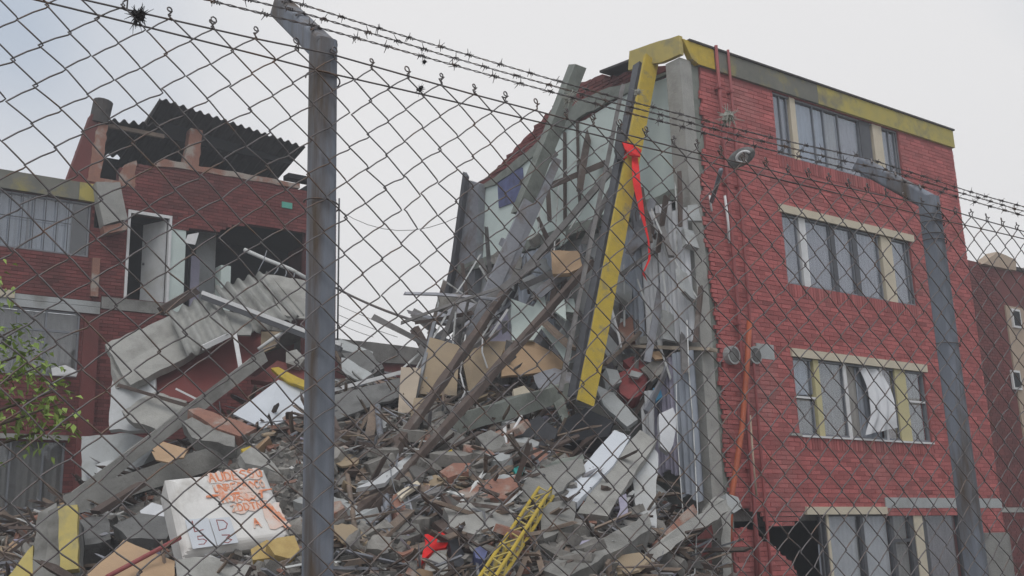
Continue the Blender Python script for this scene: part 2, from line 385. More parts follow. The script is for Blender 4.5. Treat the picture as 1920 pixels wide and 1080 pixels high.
# ------------------------------------------------------------------ the ground and the rubble heap's shape
SKYL = [(-400, 1010), (0, 1005), (100, 965), (200, 915), (300, 860), (420, 800), (560, 740), (700, 708), (850, 692), (950, 704), (1050, 760), (1150, 805), (1210, 860), (1260, 940), (1310, 1000), (1360, 1060), (1400, 1100), (1700, 1130), (2600, 1150)]
def lerp_tab(x, T):
    if x <= T[0][0]: return T[0][1]
    for (a, p), (c, q) in zip(T, T[1:]):
        if x <= c: return p + (q - p) * (x - a) / (c - a)
    return T[-1][1]
def heap_z(X, Y, fine=True):
    if Y < 9.5: return 0.0
    px = CX + FPX * X / (Y * CP + 0.15)
    yr = 17.6
    zt = EYE + (HY - lerp_tab(px, SKYL)) / 1895.0 * yr
    if zt < 0.3: zt = 0.3
    if Y < yr:
        k = max(0.0, (Y - 10.0) / (yr - 10.0)); k = k ** 0.85
        z = zt * k * (1.15 - 0.15 * k)
    else:
        k = min(1.0, (Y - yr) / 7.0); z = zt * (1 - k * k * 0.8)
    f = min(1.0, max(0.0, (Y - 9.8) / 1.2))
    z += f * 0.32 * mnoise.noise(Vector((X * 0.75, Y * 0.75, 3.1)))
    if fine: z += f * (0.16 * mnoise.noise(Vector((X * 1.9, Y * 1.9, 7.7))) + 0.07 * mnoise.noise(Vector((X * 4.7, Y * 4.7, 1.2))))
    return max(z, 0.0)
def OH(x, y, lift=0.0):                    # the place on the heap seen at a pixel
    r = ray(x, y); t = 10.0 / r.y; p = EYEV + r * t
    while t * r.y < 22:
        p = EYEV + r * t
        if p.z <= heap_z(p.x, p.y): break
        t += 0.05
    return p + Vector((0, -0.2 * lift, lift))
b = MB(); n = 24
b.grid(lambda u, v: ((u - 0.5) * 700, -60 + v * 700, 0.02 * mnoise.noise(Vector((u * 70, v * 70, 0)))), 60, 60)
gr = b.build('ground', 'ground', center=False); gr['kind'] = 'structure'
b = MB()
def hp(u, v):
    X = -13 + 24 * u; Y = 9.4 + 15 * v
    return (X, Y, heap_z(X, Y) - (0.06 if heap_z(X, Y) < 0.02 else 0.0))
b.grid(hp, 190, 130)
hpo = b.build('rubble_heap', 'heap', center=False)
tag(hpo, 'grey heap of crushed masonry and dust under the fallen slabs and timbers', 'rubble', kind='stuff')

# ------------------------------------------------------------------ bricks: each its own box, the largest 300 as parts
BRICK_T = 0.030
_bv = {}
def brick_mesh(L, Hh, mat, k):
    key = (round(L, 2), mat, k)
    if key not in _bv:
        r = random.Random(hash(key) & 0xffff)
        b = MB(); j = lambda: r.uniform(-0.0025, 0.0025)
        b.hexa([(0 + j(), 0 + j(), j()), (L + j(), 0 + j(), j()), (L + j(), BRICK_T, j()), (j(), BRICK_T, j()),
                (j(), 0 + j(), Hh + j()), (L + j(), j(), Hh + j()), (L + j(), BRICK_T, Hh + j()), (j(), BRICK_T, Hh + j())], [-.22, -.1, 0, .1, .2, .05][k])
        _bv[key] = b.mesh('brick', mat)
    return _bv[key]
def lay_bricks(parent, s0, s1, z0, z1, keep, mat, origin, single=0, pitch=0.075, bl=0.245, left=None, right=None):
    """running bond; keep(s, z) says whether a brick stands there; left(z)/right(z) give torn ends"""
    items = []; c = 0; z = z0
    while z + pitch <= z1 + 1e-6:
        a0 = left(z) if left else s0; a1 = right(z) if right else s1
        s = s0 - (bl / 2 if c % 2 else 0)
        while s < a1:
            a = max(s, a0); e = min(s + bl, a1)
            if e - a > 0.05:
                m = (a + e) / 2
                # clip against openings by testing both ends
                if keep(a + 0.01, z + pitch / 2) and keep(e - 0.01, z + pitch / 2): items.append((a, e, z))
                elif keep(a + 0.01, z + pitch / 2) or keep(e - 0.01, z + pitch / 2):
                    lo, hi = (a, e); ka = keep(a + 0.01, z + pitch / 2)
                    for _ in range(8):
                        mid = (lo + hi) / 2
                        if keep(mid, z + pitch / 2) == ka: lo = mid
                        else: hi = mid
                    x = lo if ka else hi
                    if ka and x - a > 0.04: items.append((a, x, z))
                    if not ka and e - x > 0.04: items.append((x, e, z))
            s += bl
        c += 1; z += pitch
    def dist(it):
        p = origin(it[0], it[2]); return (p - EYEV).length
    if single: items.sort(key=dist)
    rb = random.Random(5)
    def vis(it):
        x, y = pxof(origin((it[0] + it[1]) / 2, it[2])); return 0 < x < 1920 and 0 < y < 1075
    ones = []; rest = []
    for it in items:
        if len(ones) < single and vis(it) and it[1] - it[0] > 0.2: ones.append(it)
        else: rest.append(it)
    for a, e, z in ones:
        o = obj('brick', brick_mesh(e - a - 0.006, pitch - 0.012, mat, rb.randrange(6)), parent, (a + rb.uniform(-.001, .001), rb.uniform(-0.003, 0.003), z))
    b = MB()
    for a, e, z in rest:
        d = rb.uniform(-0.003, 0.003); t = rb.uniform(-0.2, 0.2) if rb.random() < .88 else rb.uniform(-0.4, 0.35)
        b.box(a, e - 0.006, d, BRICK_T + d, z, z + pitch - 0.012, t)
    o = b.build('brickwork', mat, parent, recalc=False); o['kind'] = 'stuff'
    return o
def wall_with_openings(b, s0, s1, z0, z1, ops, t0, t1, skip=None):
    xs = sorted({s0, s1, *[v for o in ops for v in o[:2] if s0 < v < s1]})
    zs = sorted({z0, z1, *[v for o in ops for v in o[2:] if z0 < v < z1]})
    for a, c in zip(xs, xs[1:]):
        for d, e in zip(zs, zs[1:]):
            mx_, mz = (a + c) / 2, (d + e) / 2
            if any(o[0] < mx_ < o[1] and o[2] < mz < o[3] for o in ops): continue
            b.box(a, c, t0, t1, d, e)

# ------------------------------------------------------------------ the standing block
RBD = thing('apartment_building', 'four storey red brick apartment block with yellow roof band, its left side torn open', 'building', R0, TH)
def near(v, lo, hi): return lo <= v <= hi
W1 = (2.68, 6.52, 8.14, 9.345); W2 = (2.62, 6.46, 5.78, 7.05); W3 = (2.55, 6.40, 3.19, 4.50); W4 = (3.02, 7.0, 0.4, 1.90)
LINT = [(2.55, 6.56, 7.05, 7.19), (2.50, 6.46, 4.50, 4.64), (2.50, 4.70, 1.90, 2.025)]
HOLE_TOP = [(0.70, 1.62), (0.95, 1.70), (1.25, 1.66), (1.42, 1.48), (1.62, 1.44), (1.80, 1.30), (2.05, 1.16), (2.22, 0.86), (2.45, 0.74), (3.1, 0.45)]
HOLE_BOT = [(0.70, 2.00), (1.10, 2.00), (1.35, 1.94), (1.6, 1.72), (2.05, 1.70), (2.3, 1.80), (2.5, 1.95), (3.1, 1.95)]
def in_hole(s, z):
    if s > 3.06 or z > 2.0: return False
    return lerp_tab(s, HOLE_TOP) < z < lerp_tab(s, HOLE_BOT)
SOLD = [(W1[0], W1[1], 7.90, 8.14), (W2[0], W2[1], 5.55, 5.78), (W3[0], W3[1], 2.955, 3.19)]
def keepR(s, z):
    for o in (W1, W2, W3, W4):
        if o[0] < s < o[1] and o[2] < z < o[3]: return False
    for o in LINT:
        if o[0] < s < o[1] and o[2] < z < o[3]: return False
    for o in SOLD:
        if o[0] < s < o[1] and o[2] < z < o[3]: return False
    if s > 4.68 and 2.0 < z < 2.19 and s < 8.5: return False
    if 1.10 < s < 2.06 and 4.40 < z < 4.66 and s > 1.62: return False
    return not in_hole(s, z)
_tear = {}
def tearL(z):
    k = int(z / 0.075)
    if k not in _tear:
        base = lerp_tab(z, [(0, .74), (2, .70), (3, .63), (4.2, .70), (5, .68), (6.3, .60), (6.9, .56), (7.4, .66), (8, .74), (9.4, .79)])
        _tear[k] = base + rnd.choice([0, 0, 0, .03, .06, -.03])
    return _tear[k]
def rw(b):
    ops = [W1, W2, W3, W4]
    wall_with_openings(b, 0.80, 8.45, 2.0, 9.36, ops, 0.007, 0.21)
    wall_with_openings(b, 3.02, 8.45, 0.0, 2.0, ops, 0.007, 0.21)
    low = [(0.72, 0.013, 0)] + [(s, 0.013, z) for s, z in HOLE_TOP] + [(3.02, 0.013, 0)]
    b.prism([Vector(p) for p in low], (0, 0.2, 0))
part('wall', 'mortar', RBD, rw)
part('broken_wall_edge', 'concrete_dark', RBD, lambda b: b.prism([Vector((s, 0.10, z)) for s, z in ([(0.78, 2.003)] + [(s, z) for s, z in HOLE_BOT] + [(3.0, 2.003)])], (0, 0.12, 0)))
lay_bricks(RBD, 0.55, 8.46, 0.0, 9.36, keepR, 'brick', lambda s, z: RB(s, 0, z), 300, left=tearL)
for o_ in SOLD:                                        # soldier course under each window
    def sc(b, o_=o_):
        s = o_[0] + 0.004
        while s < o_[1] - 0.05:
            b.box(s, min(s + 0.062, o_[1]), rnd.uniform(-.004, .004), 0.03, o_[2] + 0.006, o_[3] - 0.006, rnd.uniform(-.28, .12)); s += 0.074
    o = part('soldier_course', 'brick', RBD, sc); o['kind'] = 'stuff'
# roof band
boxp('roof_band', 'fascia_grey', RBD, 0.74, 3.95, -.045, .205, 9.36, 9.735, label='mossy grey stretch of the roof band')
boxp('roof_band', 'fascia_stained', RBD, 3.952, 8.47, -.047, .205, 9.358, 9.735)
boxp('roof_band_end', 'yellow_paint', RBD, 0.72, 1.12, -0.050, 0.0, 9.362, 9.733)
part('roof_band_end', 'yellow_paint', RBD, lambda b: b.prism([Vector((0.55, -0.052, 9.42)), Vector((0.715, -0.052, 9.362)), Vector((0.715, -0.052, 9.733)), Vector((0.36, -0.052, 9.74))], (0, 0.1, 0)))
boxp('coping', 'roof_dark', RBD, 0.5, 8.50, -0.075, 0.28, 9.737, 9.77)
# torn corner of the roof band turning down the side
part('broken_roof_band', 'yellow_pale', RBD, lambda b: b.prism(ragged([Vector((0.30, -0.02, 9.46)), Vector((0.30, -0.02, 9.80)), Vector((0.30, 0.4, 9.88)), Vector((0.30, 1.10, 9.98)), Vector((0.30, 1.16, 9.64)), Vector((0.30, 0.4, 9.48))], .015, .2), (0.09, 0, 0)))
part('roof', 'roof_dark', RBD, lambda b: b.prism([Vector((0.83, t, z)) for t, z in ((.207, 9.38), (.207, 9.6), (2.7, 9.75), (4.1, 9.3), (6.4, 8.5), (6.98, 8.4), (6.98, 8.2), (4.1, 9.1))], (7.6, 0, 0)))
# concrete frame of the torn side
def coln(b):
    b.box(0.33, 0.60, 0.02, 0.33, 0, 9.42); 
part('corner_column', 'concrete_pale', RBD, coln)
part('corner_column', 'concrete_green', RBD, lambda b: b.box(0.602, 0.80, 0.045, 0.32, 0, 9.40))
def sl_(x, y, s_=.42): t, z = sr(x, y, s_); return Vector((s_, t, z))
part('rear_column', 'sheet_metal', RBD, lambda b: b.prism([sl_(872, 336), sl_(898, 344), sl_(893, 470), sl_(886, 580), sl_(832, 580), sl_(846, 500), sl_(862, 400)], (.18, 0, 0)), label='bluish leaning metal clad rear post of the torn block')
part('post_capping', 'frame_dark', RBD, lambda b: b.prism([sl_(868, 322, .30), sl_(873, 330, .30), sl_(850, 500, .30), sl_(838, 560, .30), sl_(830, 560, .30), sl_(845, 490, .30)], (.10, 0, 0)))
# party wall with its broken top
PROF = [(0.33, 9.46), (0.7, 9.62), (1.1, 9.80), (1.6, 9.86), (1.98, 9.90), (2.05, 9.98), (2.35, 10.06), (2.72, 10.10), (3.1, 9.99), (3.5, 9.90), (4.11, 9.66), (4.7, 9.45), (5.36, 9.20), (5.8, 9.06), (6.13, 8.98), (6.54, 8.9)]
def prof2(): 
    o = []
    for (a, z), (c, y) in zip(PROF, PROF[1:]):
        n = max(1, int((c - a) / .09))
        for k in range(n): o.append((a + (c - a) * k / n, z + (y - z) * k / n + (rnd.uniform(-.045, .045) if k else 0)))
    return o + [PROF[-1]]
P2 = prof2()
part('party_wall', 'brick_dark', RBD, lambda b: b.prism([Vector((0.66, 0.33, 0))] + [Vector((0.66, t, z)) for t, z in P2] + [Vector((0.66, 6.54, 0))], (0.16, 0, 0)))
# courses of brick standing along the broken top
def ptop(b):
    z = 9.05
    while z < 10.1:
        t = 0.4 + rnd.uniform(0, .2)
        while t < 6.4:
            zt = lerp_tab(t + .1, PROF)
            if z + .07 < zt and z > zt - 0.55: b.box(0.635 + rnd.uniform(-.006, .006), 0.70, t, t + 0.225, z, z + 0.06, rnd.uniform(-.3, .25))
            t += 0.238
        z += 0.072
o = part('brickwork', 'brick_dark', RBD, ptop); o['kind'] = 'stuff'
# plaster of the lost rooms, storey by storey
part('plaster', 'plaster_green', RBD, lambda b: b.prism(ragged([Vector((0.61, 0.34, 7.2)), Vector((0.61, 0.34, 9.36)), Vector((0.61, 1.2, 9.38)), Vector((0.61, 3.17, 9.26)), Vector((0.61, 4.4, 8.95)), Vector((0.61, 5.4, 8.80)), Vector((0.61, 6.05, 8.78)), Vector((0.61, 6.4, 8.6)), Vector((0.61, 6.5, 7.2))], .03, .25), (0.047, 0, 0)), label='pale green plaster of the top room')
part('plaster', 'plaster_white', RBD, lambda b: b.prism(ragged([Vector((0.615, 0.34, 4.62)), Vector((0.615, 0.34, 6.98)), Vector((0.615, 6.5, 6.98)), Vector((0.615, 6.5, 4.62))], .01, .4), (0.042, 0, 0)))
part('plaster', 'concrete_pale', RBD, lambda b: b.prism(ragged([Vector((0.62, 0.34, 2.02)), Vector((0.62, 0.34, 4.38)), Vector((0.62, 6.5, 4.38)), Vector((0.62, 6.5, 2.02))], .01, .4), (0.037, 0, 0)))
def ledge(z, t0, t1, mat, out=0.42):
    pts = [Vector((0.64, t0, z))]; t = t0
    while t < t1:
        pts.append(Vector((0.64 - out * (0.45 + 0.55 * abs(mnoise.noise(Vector((t * 1.3, z, 4))))) - rnd.uniform(0, .08), t, z))); t += 0.16
    pts.append(Vector((0.64, t1, z)))
    return part('floor_edge', mat, RBD, lambda b: b.prism(pts, (0, 0, 0.19)), label='torn concrete floor edge')
ledge(6.985, 0.05, 6.5, 'concrete_green', .42); ledge(4.405, 0.05, 6.5, 'concrete', .5); ledge(1.805, 0.05, 6.5, 'concrete', .5)
for z_, n_ in ((7.08, 12), (4.5, 12), (1.9, 8)):
    for k in range(n_):
        t = rnd.uniform(.2, 6.3); p = Vector((.35, t, z_)); v = Vector((-1, rnd.gauss(0, .5), rnd.gauss(-.1, .3))).normalized(); pts = [p + Vector((.2, 0, 0)), p]
        for q in range(5): v = (v + Vector((rnd.gauss(0, .15), rnd.gauss(0, .25), rnd.gauss(-.3, .2)))).normalized(); pts.append(pts[-1] + v * rnd.uniform(.06, .14))
        part('reinforcing_bar', 'wood_dark', RBD, lambda b: b.tube(pts, .008, 5), True)
# wall top strip under the roof (bare concrete tie beam)
part('tie_beam', 'concrete_green', RBD, lambda b: b.prism(ragged([Vector((0.57, 0.36, 9.37)), Vector((0.57, 1.9, 9.66)), Vector((0.57, 2.75, 9.70)), Vector((0.57, 4.1, 9.22)), Vector((0.57, 5.4, 8.92)), Vector((0.57, 6.1, 8.82)), Vector((0.57, 5.4, 8.76)), Vector((0.57, 4.1, 9.0)), Vector((0.57, 2.75, 9.36)), Vector((0.57, 1.2, 9.40))], .02, .2), (0.075, 0, 0)))
part('roof_sheet', 'roof_dark', RBD, lambda b: b.prism([Vector((0.46, 0.95, 9.86)), Vector((0.46, 2.02, 9.97)), Vector((0.9, 2.02, 9.97)), Vector((0.9, 0.95, 9.86))], (0, 0, 0.045)))
# plaster cracks and battens on the top room's wall
for t0_, z0_, t1_, z1_, w_ in ((2.84, 7.6, 2.80, 9.30, .035), (3.28, 7.2, 3.16, 9.2, .045), (1.35, 9.3, 1.45, 8.6, .03)):
    p_ = [Vector((0.575, t0_, z0_)), Vector((0.575, t1_, z1_))]
    part('batten', 'wood_dark', RBD, lambda b: beam_mb(b, p_[0], p_[1], w_, .05, (1, 0, 0), jag=.006))
# closing walls, floors and rooms behind the windows
boxp('back_wall', 'brick_dark', RBD, 0.85, 8.43, 6.985, 7.15, 0, 8.39)
boxp('side_wall', 'brick_dark', RBD, 8.24, 8.445, 0.215, 6.98, 0, 8.38)
for z_ in (1.80, 4.40, 6.98): boxp('floor', 'concrete', RBD, 0.83, 8.23, 0.215, 6.97, z_, z_ + 0.19)
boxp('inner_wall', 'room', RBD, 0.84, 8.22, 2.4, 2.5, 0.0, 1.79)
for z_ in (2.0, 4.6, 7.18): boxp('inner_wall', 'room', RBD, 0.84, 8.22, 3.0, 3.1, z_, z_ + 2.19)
for a_ in LINT: boxp('lintel', 'cream', RBD, a_[0], a_[1], -0.035, 0.10, a_[2], a_[3])
boxp('concrete_band', 'plaster_grey', RBD, 4.71, 8.47, -0.01, 0.10, 2.005, 2.185)
boxp('concrete_band', 'plaster_grey', RBD, 1.63, 2.07, -0.004, 0.04, 4.405, 4.655)
# down pipes
def dpipe(s, r, m, z0=0.4, z1=9.8, j=0.0):
    b = MB(); b.tube([(s + j * (1 - z / 9), -0.05 - r, z) for z in np.linspace(z0, z1, 8)], r, 8); b.build('down_pipe', m, RBD, smooth=True)
    for z in (2.6, 4.9, 7.3, 9.0):
        if z0 < z < z1:
            c = MB(); c.box(s - r * 1.5, s + r * 1.5, -0.055 - 2 * r, -0.002, z, z + .035); c.build('pipe_clip', 'pipe_red', RBD)
dpipe(1.15, 0.030, 'pipe_red'); dpipe(1.46, 0.024, 'pipe_red', j=-.05)
# windows
def window(op, elems, mats, t_glass=0.07, sill=None):
    s0, s1, z0, z1 = op
    h = MB(); fw = 0.035
    h.box(s0, s1, 0.04, 0.10, z1 - fw, z1); h.box(s0, s1, 0.04, 0.10, z0, z0 + fw); h.box(s0, s0 + fw, 0.04, 0.10, z0 + fw, z1 - fw); h.box(s1 - fw, s1, 0.04, 0.10, z0 + fw, z1 - fw)
    wdw = h.build('window', mats[0], RBD)
    for e in elems:
        a, c, k = e[:3]; y0 = e[3] if len(e) > 3 else z0; y1 = e[4] if len(e) > 4 else z1
        a = max(a, s0 + fw); c = min(c, s1 - fw)
        if k == 'g':
            boxp('pane', 'glass', wdw, a + .012, c - .012, t_glass, t_glass + .005, y0 + fw, y1 - fw)
            boxp('glazing_bar', mats[0], wdw, c - .012, c + .012, 0.05, 0.09, y0 + fw, y1 - fw)
        elif k == 'w':
            boxp('glazing_bar', 'frame_white', wdw, a, c, 0.035, 0.09, y0 + .002, y1 - .002)
        elif k == 'b':
            boxp('glazing_bar', 'frame_dark', wdw, a, c, 0.035, 0.09, y0 + .002, y1 - .002)
        elif k in MATS and k.startswith('cream'):
            boxp('mullion', k, wdw, a, c, 0.02, 0.11, y0 + .004, y1 - .004)
        elif k.startswith('curtain'):
            part('curtain', k, wdw, lambda b: curtain_mb(b, (a, 0.125, y1 - .03), (c, 0.125, y1 - .03), y1 - y0 - .05, max(2, int((c - a) / .11)), .018), smooth=True)
    return wdw
def fx(*xs, y): return [fr(x, y)[0] for x in xs]
e = fx(1449, 1463, 1477, 1482, 1492, 1524, 1547, 1573, 1614, 1628, 1634, 1638, 1653, 1667, 1680, y=230)
# straight to metres along the front: take each bar at the height of the row's middle
def fxs(z, *xs):                     # s on the front for pixel columns at height z
    o = []
    for x in xs:
        lo, hi = 0.0, 9.0
        for _ in range(30):
            m = (lo + hi) / 2
            if pxof(RB(m, 0, z))[0] < x: lo = m
            else: hi = m
        o.append(lo)
    return o
e = fxs(8.75, 1456, 1470, 1483, 1487, 1497, 1532, 1552, 1580, 1619, 1633, 1639, 1643, 1660, 1675, 1686)
w1 = window(W1, [(W1[0], e[1], 'g'), (e[1], e[2], 'g'), (e[3], e[4], 'cream'), (e[4], e[5], 'g'), (e[5], e[6], 'g'), (e[6], e[7], 'g'), (e[7], e[8], 'g'), (e[8], e[10], 'b'), (e[11], e[12], 'cream'), (e[12], e[13], 'g'), (e[13], e[14], 'g'),
                 (W1[0], e[2], 'curtain_lavender'), (e[4], e[6] + .1, 'curtain_blue'), (e[6] + .12, e[7], 'curtain_grey'), (e[7] + .02, e[8], 'curtain_lavender'), (e[9], e[10], 'curtain_white'), (e[12], e[14] - .1, 'curtain_lavender')], ('frame_grey',))
e = fxs(6.35, 1472, 1503, 1507, 1519, 1565, 1573, 1606, 1615, 1656, 1660, 1680, 1708, 1722)
w2 = window(W2, [(W2[0], e[1], 'g'), (e[2], e[3], 'w'), (e[3], e[4], 'g'), (e[4], e[5], 'b'), (e[5], e[6], 'g'), (e[6], e[7], 'b'), (e[7], e[8], 'g'), (e[9], e[10], 'cream'), (e[10], e[11], 'g'), 
                 (W2[0], e[2], 'curtain_lavender'), (e[3], e[8], 'curtain_lavender'), (e[10], W2[1] - .05, 'curtain_lavender')], ('frame_grey',))
e = fxs(3.85, 1494, 1529, 1533, 1543, 1590, 1596, 1620, 1660, 1664, 1686, 1706, 1712, 1735)
mid = 3.86
w3 = window(W3, [(W3[0], e[1], 'g', mid, W3[3]), (W3[0], e[2], 'w', mid - .05, mid - .01), (W3[0], e[1], 'g', W3[2], mid - .05), (e[2], e[3], 'cream_yellow'), (e[3], e[4], 'g'), (e[4], e[5], 'w'), (e[7], e[8], 'w'), (e[8], e[9], 'g'), (e[9], e[10], 'cream_yellow'), (e[10], W3[1], 'g', mid + .1, W3[3]), (e[10], W3[1], 'w', mid + .05, mid + .09), (e[10], W3[1], 'g', W3[2], mid + .05),
                 (W3[0] + .02, e[1], 'curtain_blue', mid, W3[3]), (W3[0] + .02, e[1], 'curtain_grey', W3[2], mid - .02), (e[3], e[4], 'curtain_grey'), (e[5], e[6], 'curtain_grey'), (e[6], e[7], 'curtain_blue'), (e[8], e[9], 'curtain_brown'), (e[10], W3[1], 'curtain_grey')], ('frame_grey',))
# white curtain blown out over the sill of the third window
def blown(b):
    A = e[6] + .02; B = e[8] - .02
    def f(off):
        def g(u, v):
            s = A + (B - A) * u + 0.05 * math.sin(6 * v) - 0.30 * max(0, v - .72) * (1 - u) * 3.2
            z = W3[3] - .04 - 1.22 * v + 0.16 * max(0, v - .6) * u * 2.5
            return (s, 0.05 - 0.20 * math.sin(min(1, v * 1.05) * math.pi * .62) + 0.03 * math.sin(u * 15 + v * 3) + off, z)
        return g
    b.grid(f(0), 24, 16); b.grid(f(.006), 24, 16)
part('curtain', 'curtain_white', w3, blown, smooth=True, label='white curtain blown out over the sill')
boxp('window_sill', 'concrete_pale', RBD, 2.28, 2.56, -0.03, 0.03, 3.17, 3.21)
boxp('window_sill', 'frame_white', RBD, 2.57, 6.4, -0.03, 0.05, 3.155, 3.187)
e = fxs(1.3, 1548, 1562, 1622, 1628, 1678, 1684, 1714, 1722, 1738, 1746)
w4 = window(W4, [(W4[0], e[0], 'g'), (e[0], e[1], 'cream'), (e[1], e[2], 'g'), (e[2], e[3], 'b'), (e[3], e[4], 'g'), (e[4], e[5], 'b'), (e[5], e[6], 'g', 1.48, 1.9), (e[5], e[6], 'b', 1.42, 1.48), (e[5], e[6], 'g', .4, 1.42), (e[6], e[7], 'b'), (e[7], e[8], 'cream'), (e[8], e[9], 'b'), (e[9], 7.0, 'g'),
                 (e[1] + .02, e[2], 'curtain_white'), (e[3], e[4], 'curtain_white'), (e[5], e[6], 'curtain_grey'), (e[9], 6.9, 'curtain_lavender'), (W4[0] - .0, e[0], 'curtain_blue', .4, 1.45)], ('frame_dark',))
# loose ends at the building's foot
boxp('plinth', 'concrete', RBD, 7.02, 8.49, -0.06, 0.012, 0.0, 1.55)

# ------------------------------------------------------------------ curtains still hanging on the torn side
def hang(name, label, t0, t1, z0, z1, mat, s=0.35, folds=5, amp=.03, gather=0.0, s1=None):
    o = MB(); curtain_mb(o, RB(s, t0, z1), RB(s if s1 is None else s1, t1, z1), z1 - z0, folds, amp, gather=gather, hem=.03)
    return tag(o.build(name, mat, smooth=True), label, 'curtain')
hang('curtain', 'pale blue curtain hanging beside the torn corner column below the top floor', .30, .66, 4.65, 6.95, 'curtain_white', .20, 4)
hang('curtain', 'off-white curtain hanging in the torn third storey nearest the brick front', -.04, .26, 4.62, 6.75, 'curtain_white', .16, 3)
hang('curtain', 'greyish white curtain panel behind the red ribbon end', .72, 1.04, 4.62, 6.9, 'curtain_white', .24, 3, .02)
hang('curtain', 'light grey curtain just right of the hanging yellow beam', 1.10, 1.55, 4.75, 6.7, 'curtain_blue', .26, 4)
hang('curtain', 'lavender striped curtain left of the yellow beam under the green room', 3.15, 4.3, 5.1, 6.9, 'curtain_blue', .22, 8, .04)
hang('curtain', 'tall lavender grey curtain hanging in the second storey beside the orange pipe', .0, .44, 2.15, 4.42, 'curtain_blue', .12, 4, .03)
hang('curtain', 'dull violet curtain bunched left of the tall lavender one', .48, .95, 2.55, 4.38, 'lilac', .2, 5, .04)
hang('sheet_of_cloth', 'white cloth hanging from the torn second floor over the slabs', .72, 1.0, 2.6, 3.85, 'curtain_white', -.05, 3, .05, .5)
# blue picture on the pale green wall
p4 = [sr(933, 330), sr(980, 314), sr(985, 372), sr(936, 390)]
b = MB(); b.prism([RB(.585, t, z) for t, z in p4], UU * 0.02); pic = b.build('wall_picture', 'blue_print'); tag(pic, 'torn blue picture on the pale green top room wall', 'picture')

# ------------------------------------------------------------------ the house behind, on the left
LBD = thing('brick_house', 'dark red brick house with a broken top room and an open white framed doorway', 'house', L0, TH)
U1 = (-2.2, 1.42, 7.32, 8.54); U2 = (-2.2, 1.34, 4.69, 6.08); U3 = (-2.4, 1.20, 1.5, 3.36); DOOR = (2.30, 3.22, 6.50, 8.45); GAP = (3.3, 6.62, 6.3, 8.62)
def gap_top(s): return lerp_tab(s, [(3.25, 8.25), (3.7, 8.28), (4.4, 8.33), (4.75, 8.52), (5.2, 8.62), (6.62, 8.66)])
def keepL(s, z):
    for o in (U1, U2, U3, DOOR):
        if o[0] < s < o[1] and o[2] < z < o[3]: return False
    if 3.24 < s < 6.7 and 5.0 < z < gap_top(s): return False
    if s < 1.52 and z > 8.52: return False
    if 1.5 < s < 2.0 and z > 8.0: return False
    if 1.9 <= s < 2.28 and z > 9.52 - .9 * max(0, 2.28 - s) * 0: return z < 9.4
    if -2.5 < s < 1.75 and 6.08 < z < 6.36: return False
    if 1.75 <= s < 3.3 and 6.2 < z < 6.50: return False
    return z < lerp_tab(s, [(2.0, 9.58), (2.8, 9.66), (2.95, 9.78), (3.3, 9.74), (6.0, 9.78), (6.3, 9.70), (6.62, 9.72), (7.6, 9.6)])
def lw(b):
    wall_with_openings(b, -2.6, 7.55, 0, 5.0, [U2, U3], .013, .2)
    wall_with_openings(b, -2.6, 3.24, 5.0, 8.0, [U1, U2, DOOR], .013, .2)
    wall_with_openings(b, -2.6, 1.5, 8.0, 8.55, [U1], .013, .2)
    wall_with_openings(b, 1.98, 3.24, 8.0, 9.45, [DOOR], .013, .2)
    b.prism([Vector((s, .013, z)) for s, z in [(3.24, 8.27), (4.4, 8.34), (4.75, 8.53), (5.2, 8.63), (7.55, 8.67), (7.55, 9.6), (6.3, 9.68), (6.0, 9.74), (3.3, 9.70), (3.24, 9.5)]], (0, .19, 0))
    b.box(6.7, 7.55, .013, .2, 5.0, 8.66)
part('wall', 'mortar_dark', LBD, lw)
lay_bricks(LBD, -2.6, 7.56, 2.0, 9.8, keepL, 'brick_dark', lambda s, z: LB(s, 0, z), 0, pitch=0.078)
boxp('roof_band', 'fascia_grey', LBD, -2.7, 1.12, -.06, .2, 8.56, 8.96)
boxp('roof_band', 'fascia_stained', LBD, 1.122, 1.46, -.062, .2, 8.56, 8.96)
boxp('lintel', 'cream', LBD, -2.6, -.05, -.05, .1, 6.24, 6.40)
boxp('concrete_band', 'plaster_grey', LBD, -2.6, 1.74, -.012, .1, 6.085, 6.235)
boxp('concrete_band', 'plaster_grey', LBD, -.04, 1.74, -.016, .1, 6.24, 6.35)
boxp('concrete_band', 'concrete', LBD, 1.76, 3.35, -.02, .1, 6.22, 6.48)
boxp('lintel', 'concrete_pale', LBD, -2.6, 1.24, -.06, .1, 3.37, 3.47)
boxp('low_roof', 'roof_dark', LBD, -2.65, 1.5, .22, 6, 8.6, 8.8)
part('pilaster', 'brick_dark', LBD, lambda b: b.box(1.40, 1.72, -.10, -.006, 2.0, 6.0))
part('pilaster', 'brick_raw', LBD, lambda b: b.box(1.50, 1.66, -.09, -.006, 6.45, 7.3))
# broken concrete box end below the top room
def bb(b):
    b.prism(ragged([Vector((1.40, -.34, 8.93)), Vector((1.92, -.34, 9.02)), Vector((2.02, -.34, 8.62)), Vector((2.14, -.34, 8.2)), Vector((1.62, -.34, 7.98)), Vector((1.50, -.34, 8.4))], .02, .15), (0, .33, 0))
part('broken_ledge', 'concrete_pale', LBD, bb, label='broken pale concrete ledge end')
part('broken_ledge', 'brick_raw', LBD, lambda b: b.prism(ragged([Vector((1.62, -.30, 7.97)), Vector((2.13, -.30, 8.15)), Vector((2.16, -.30, 7.98)), Vector((1.66, -.30, 7.8))], .015, .12), (0, .28, 0)))
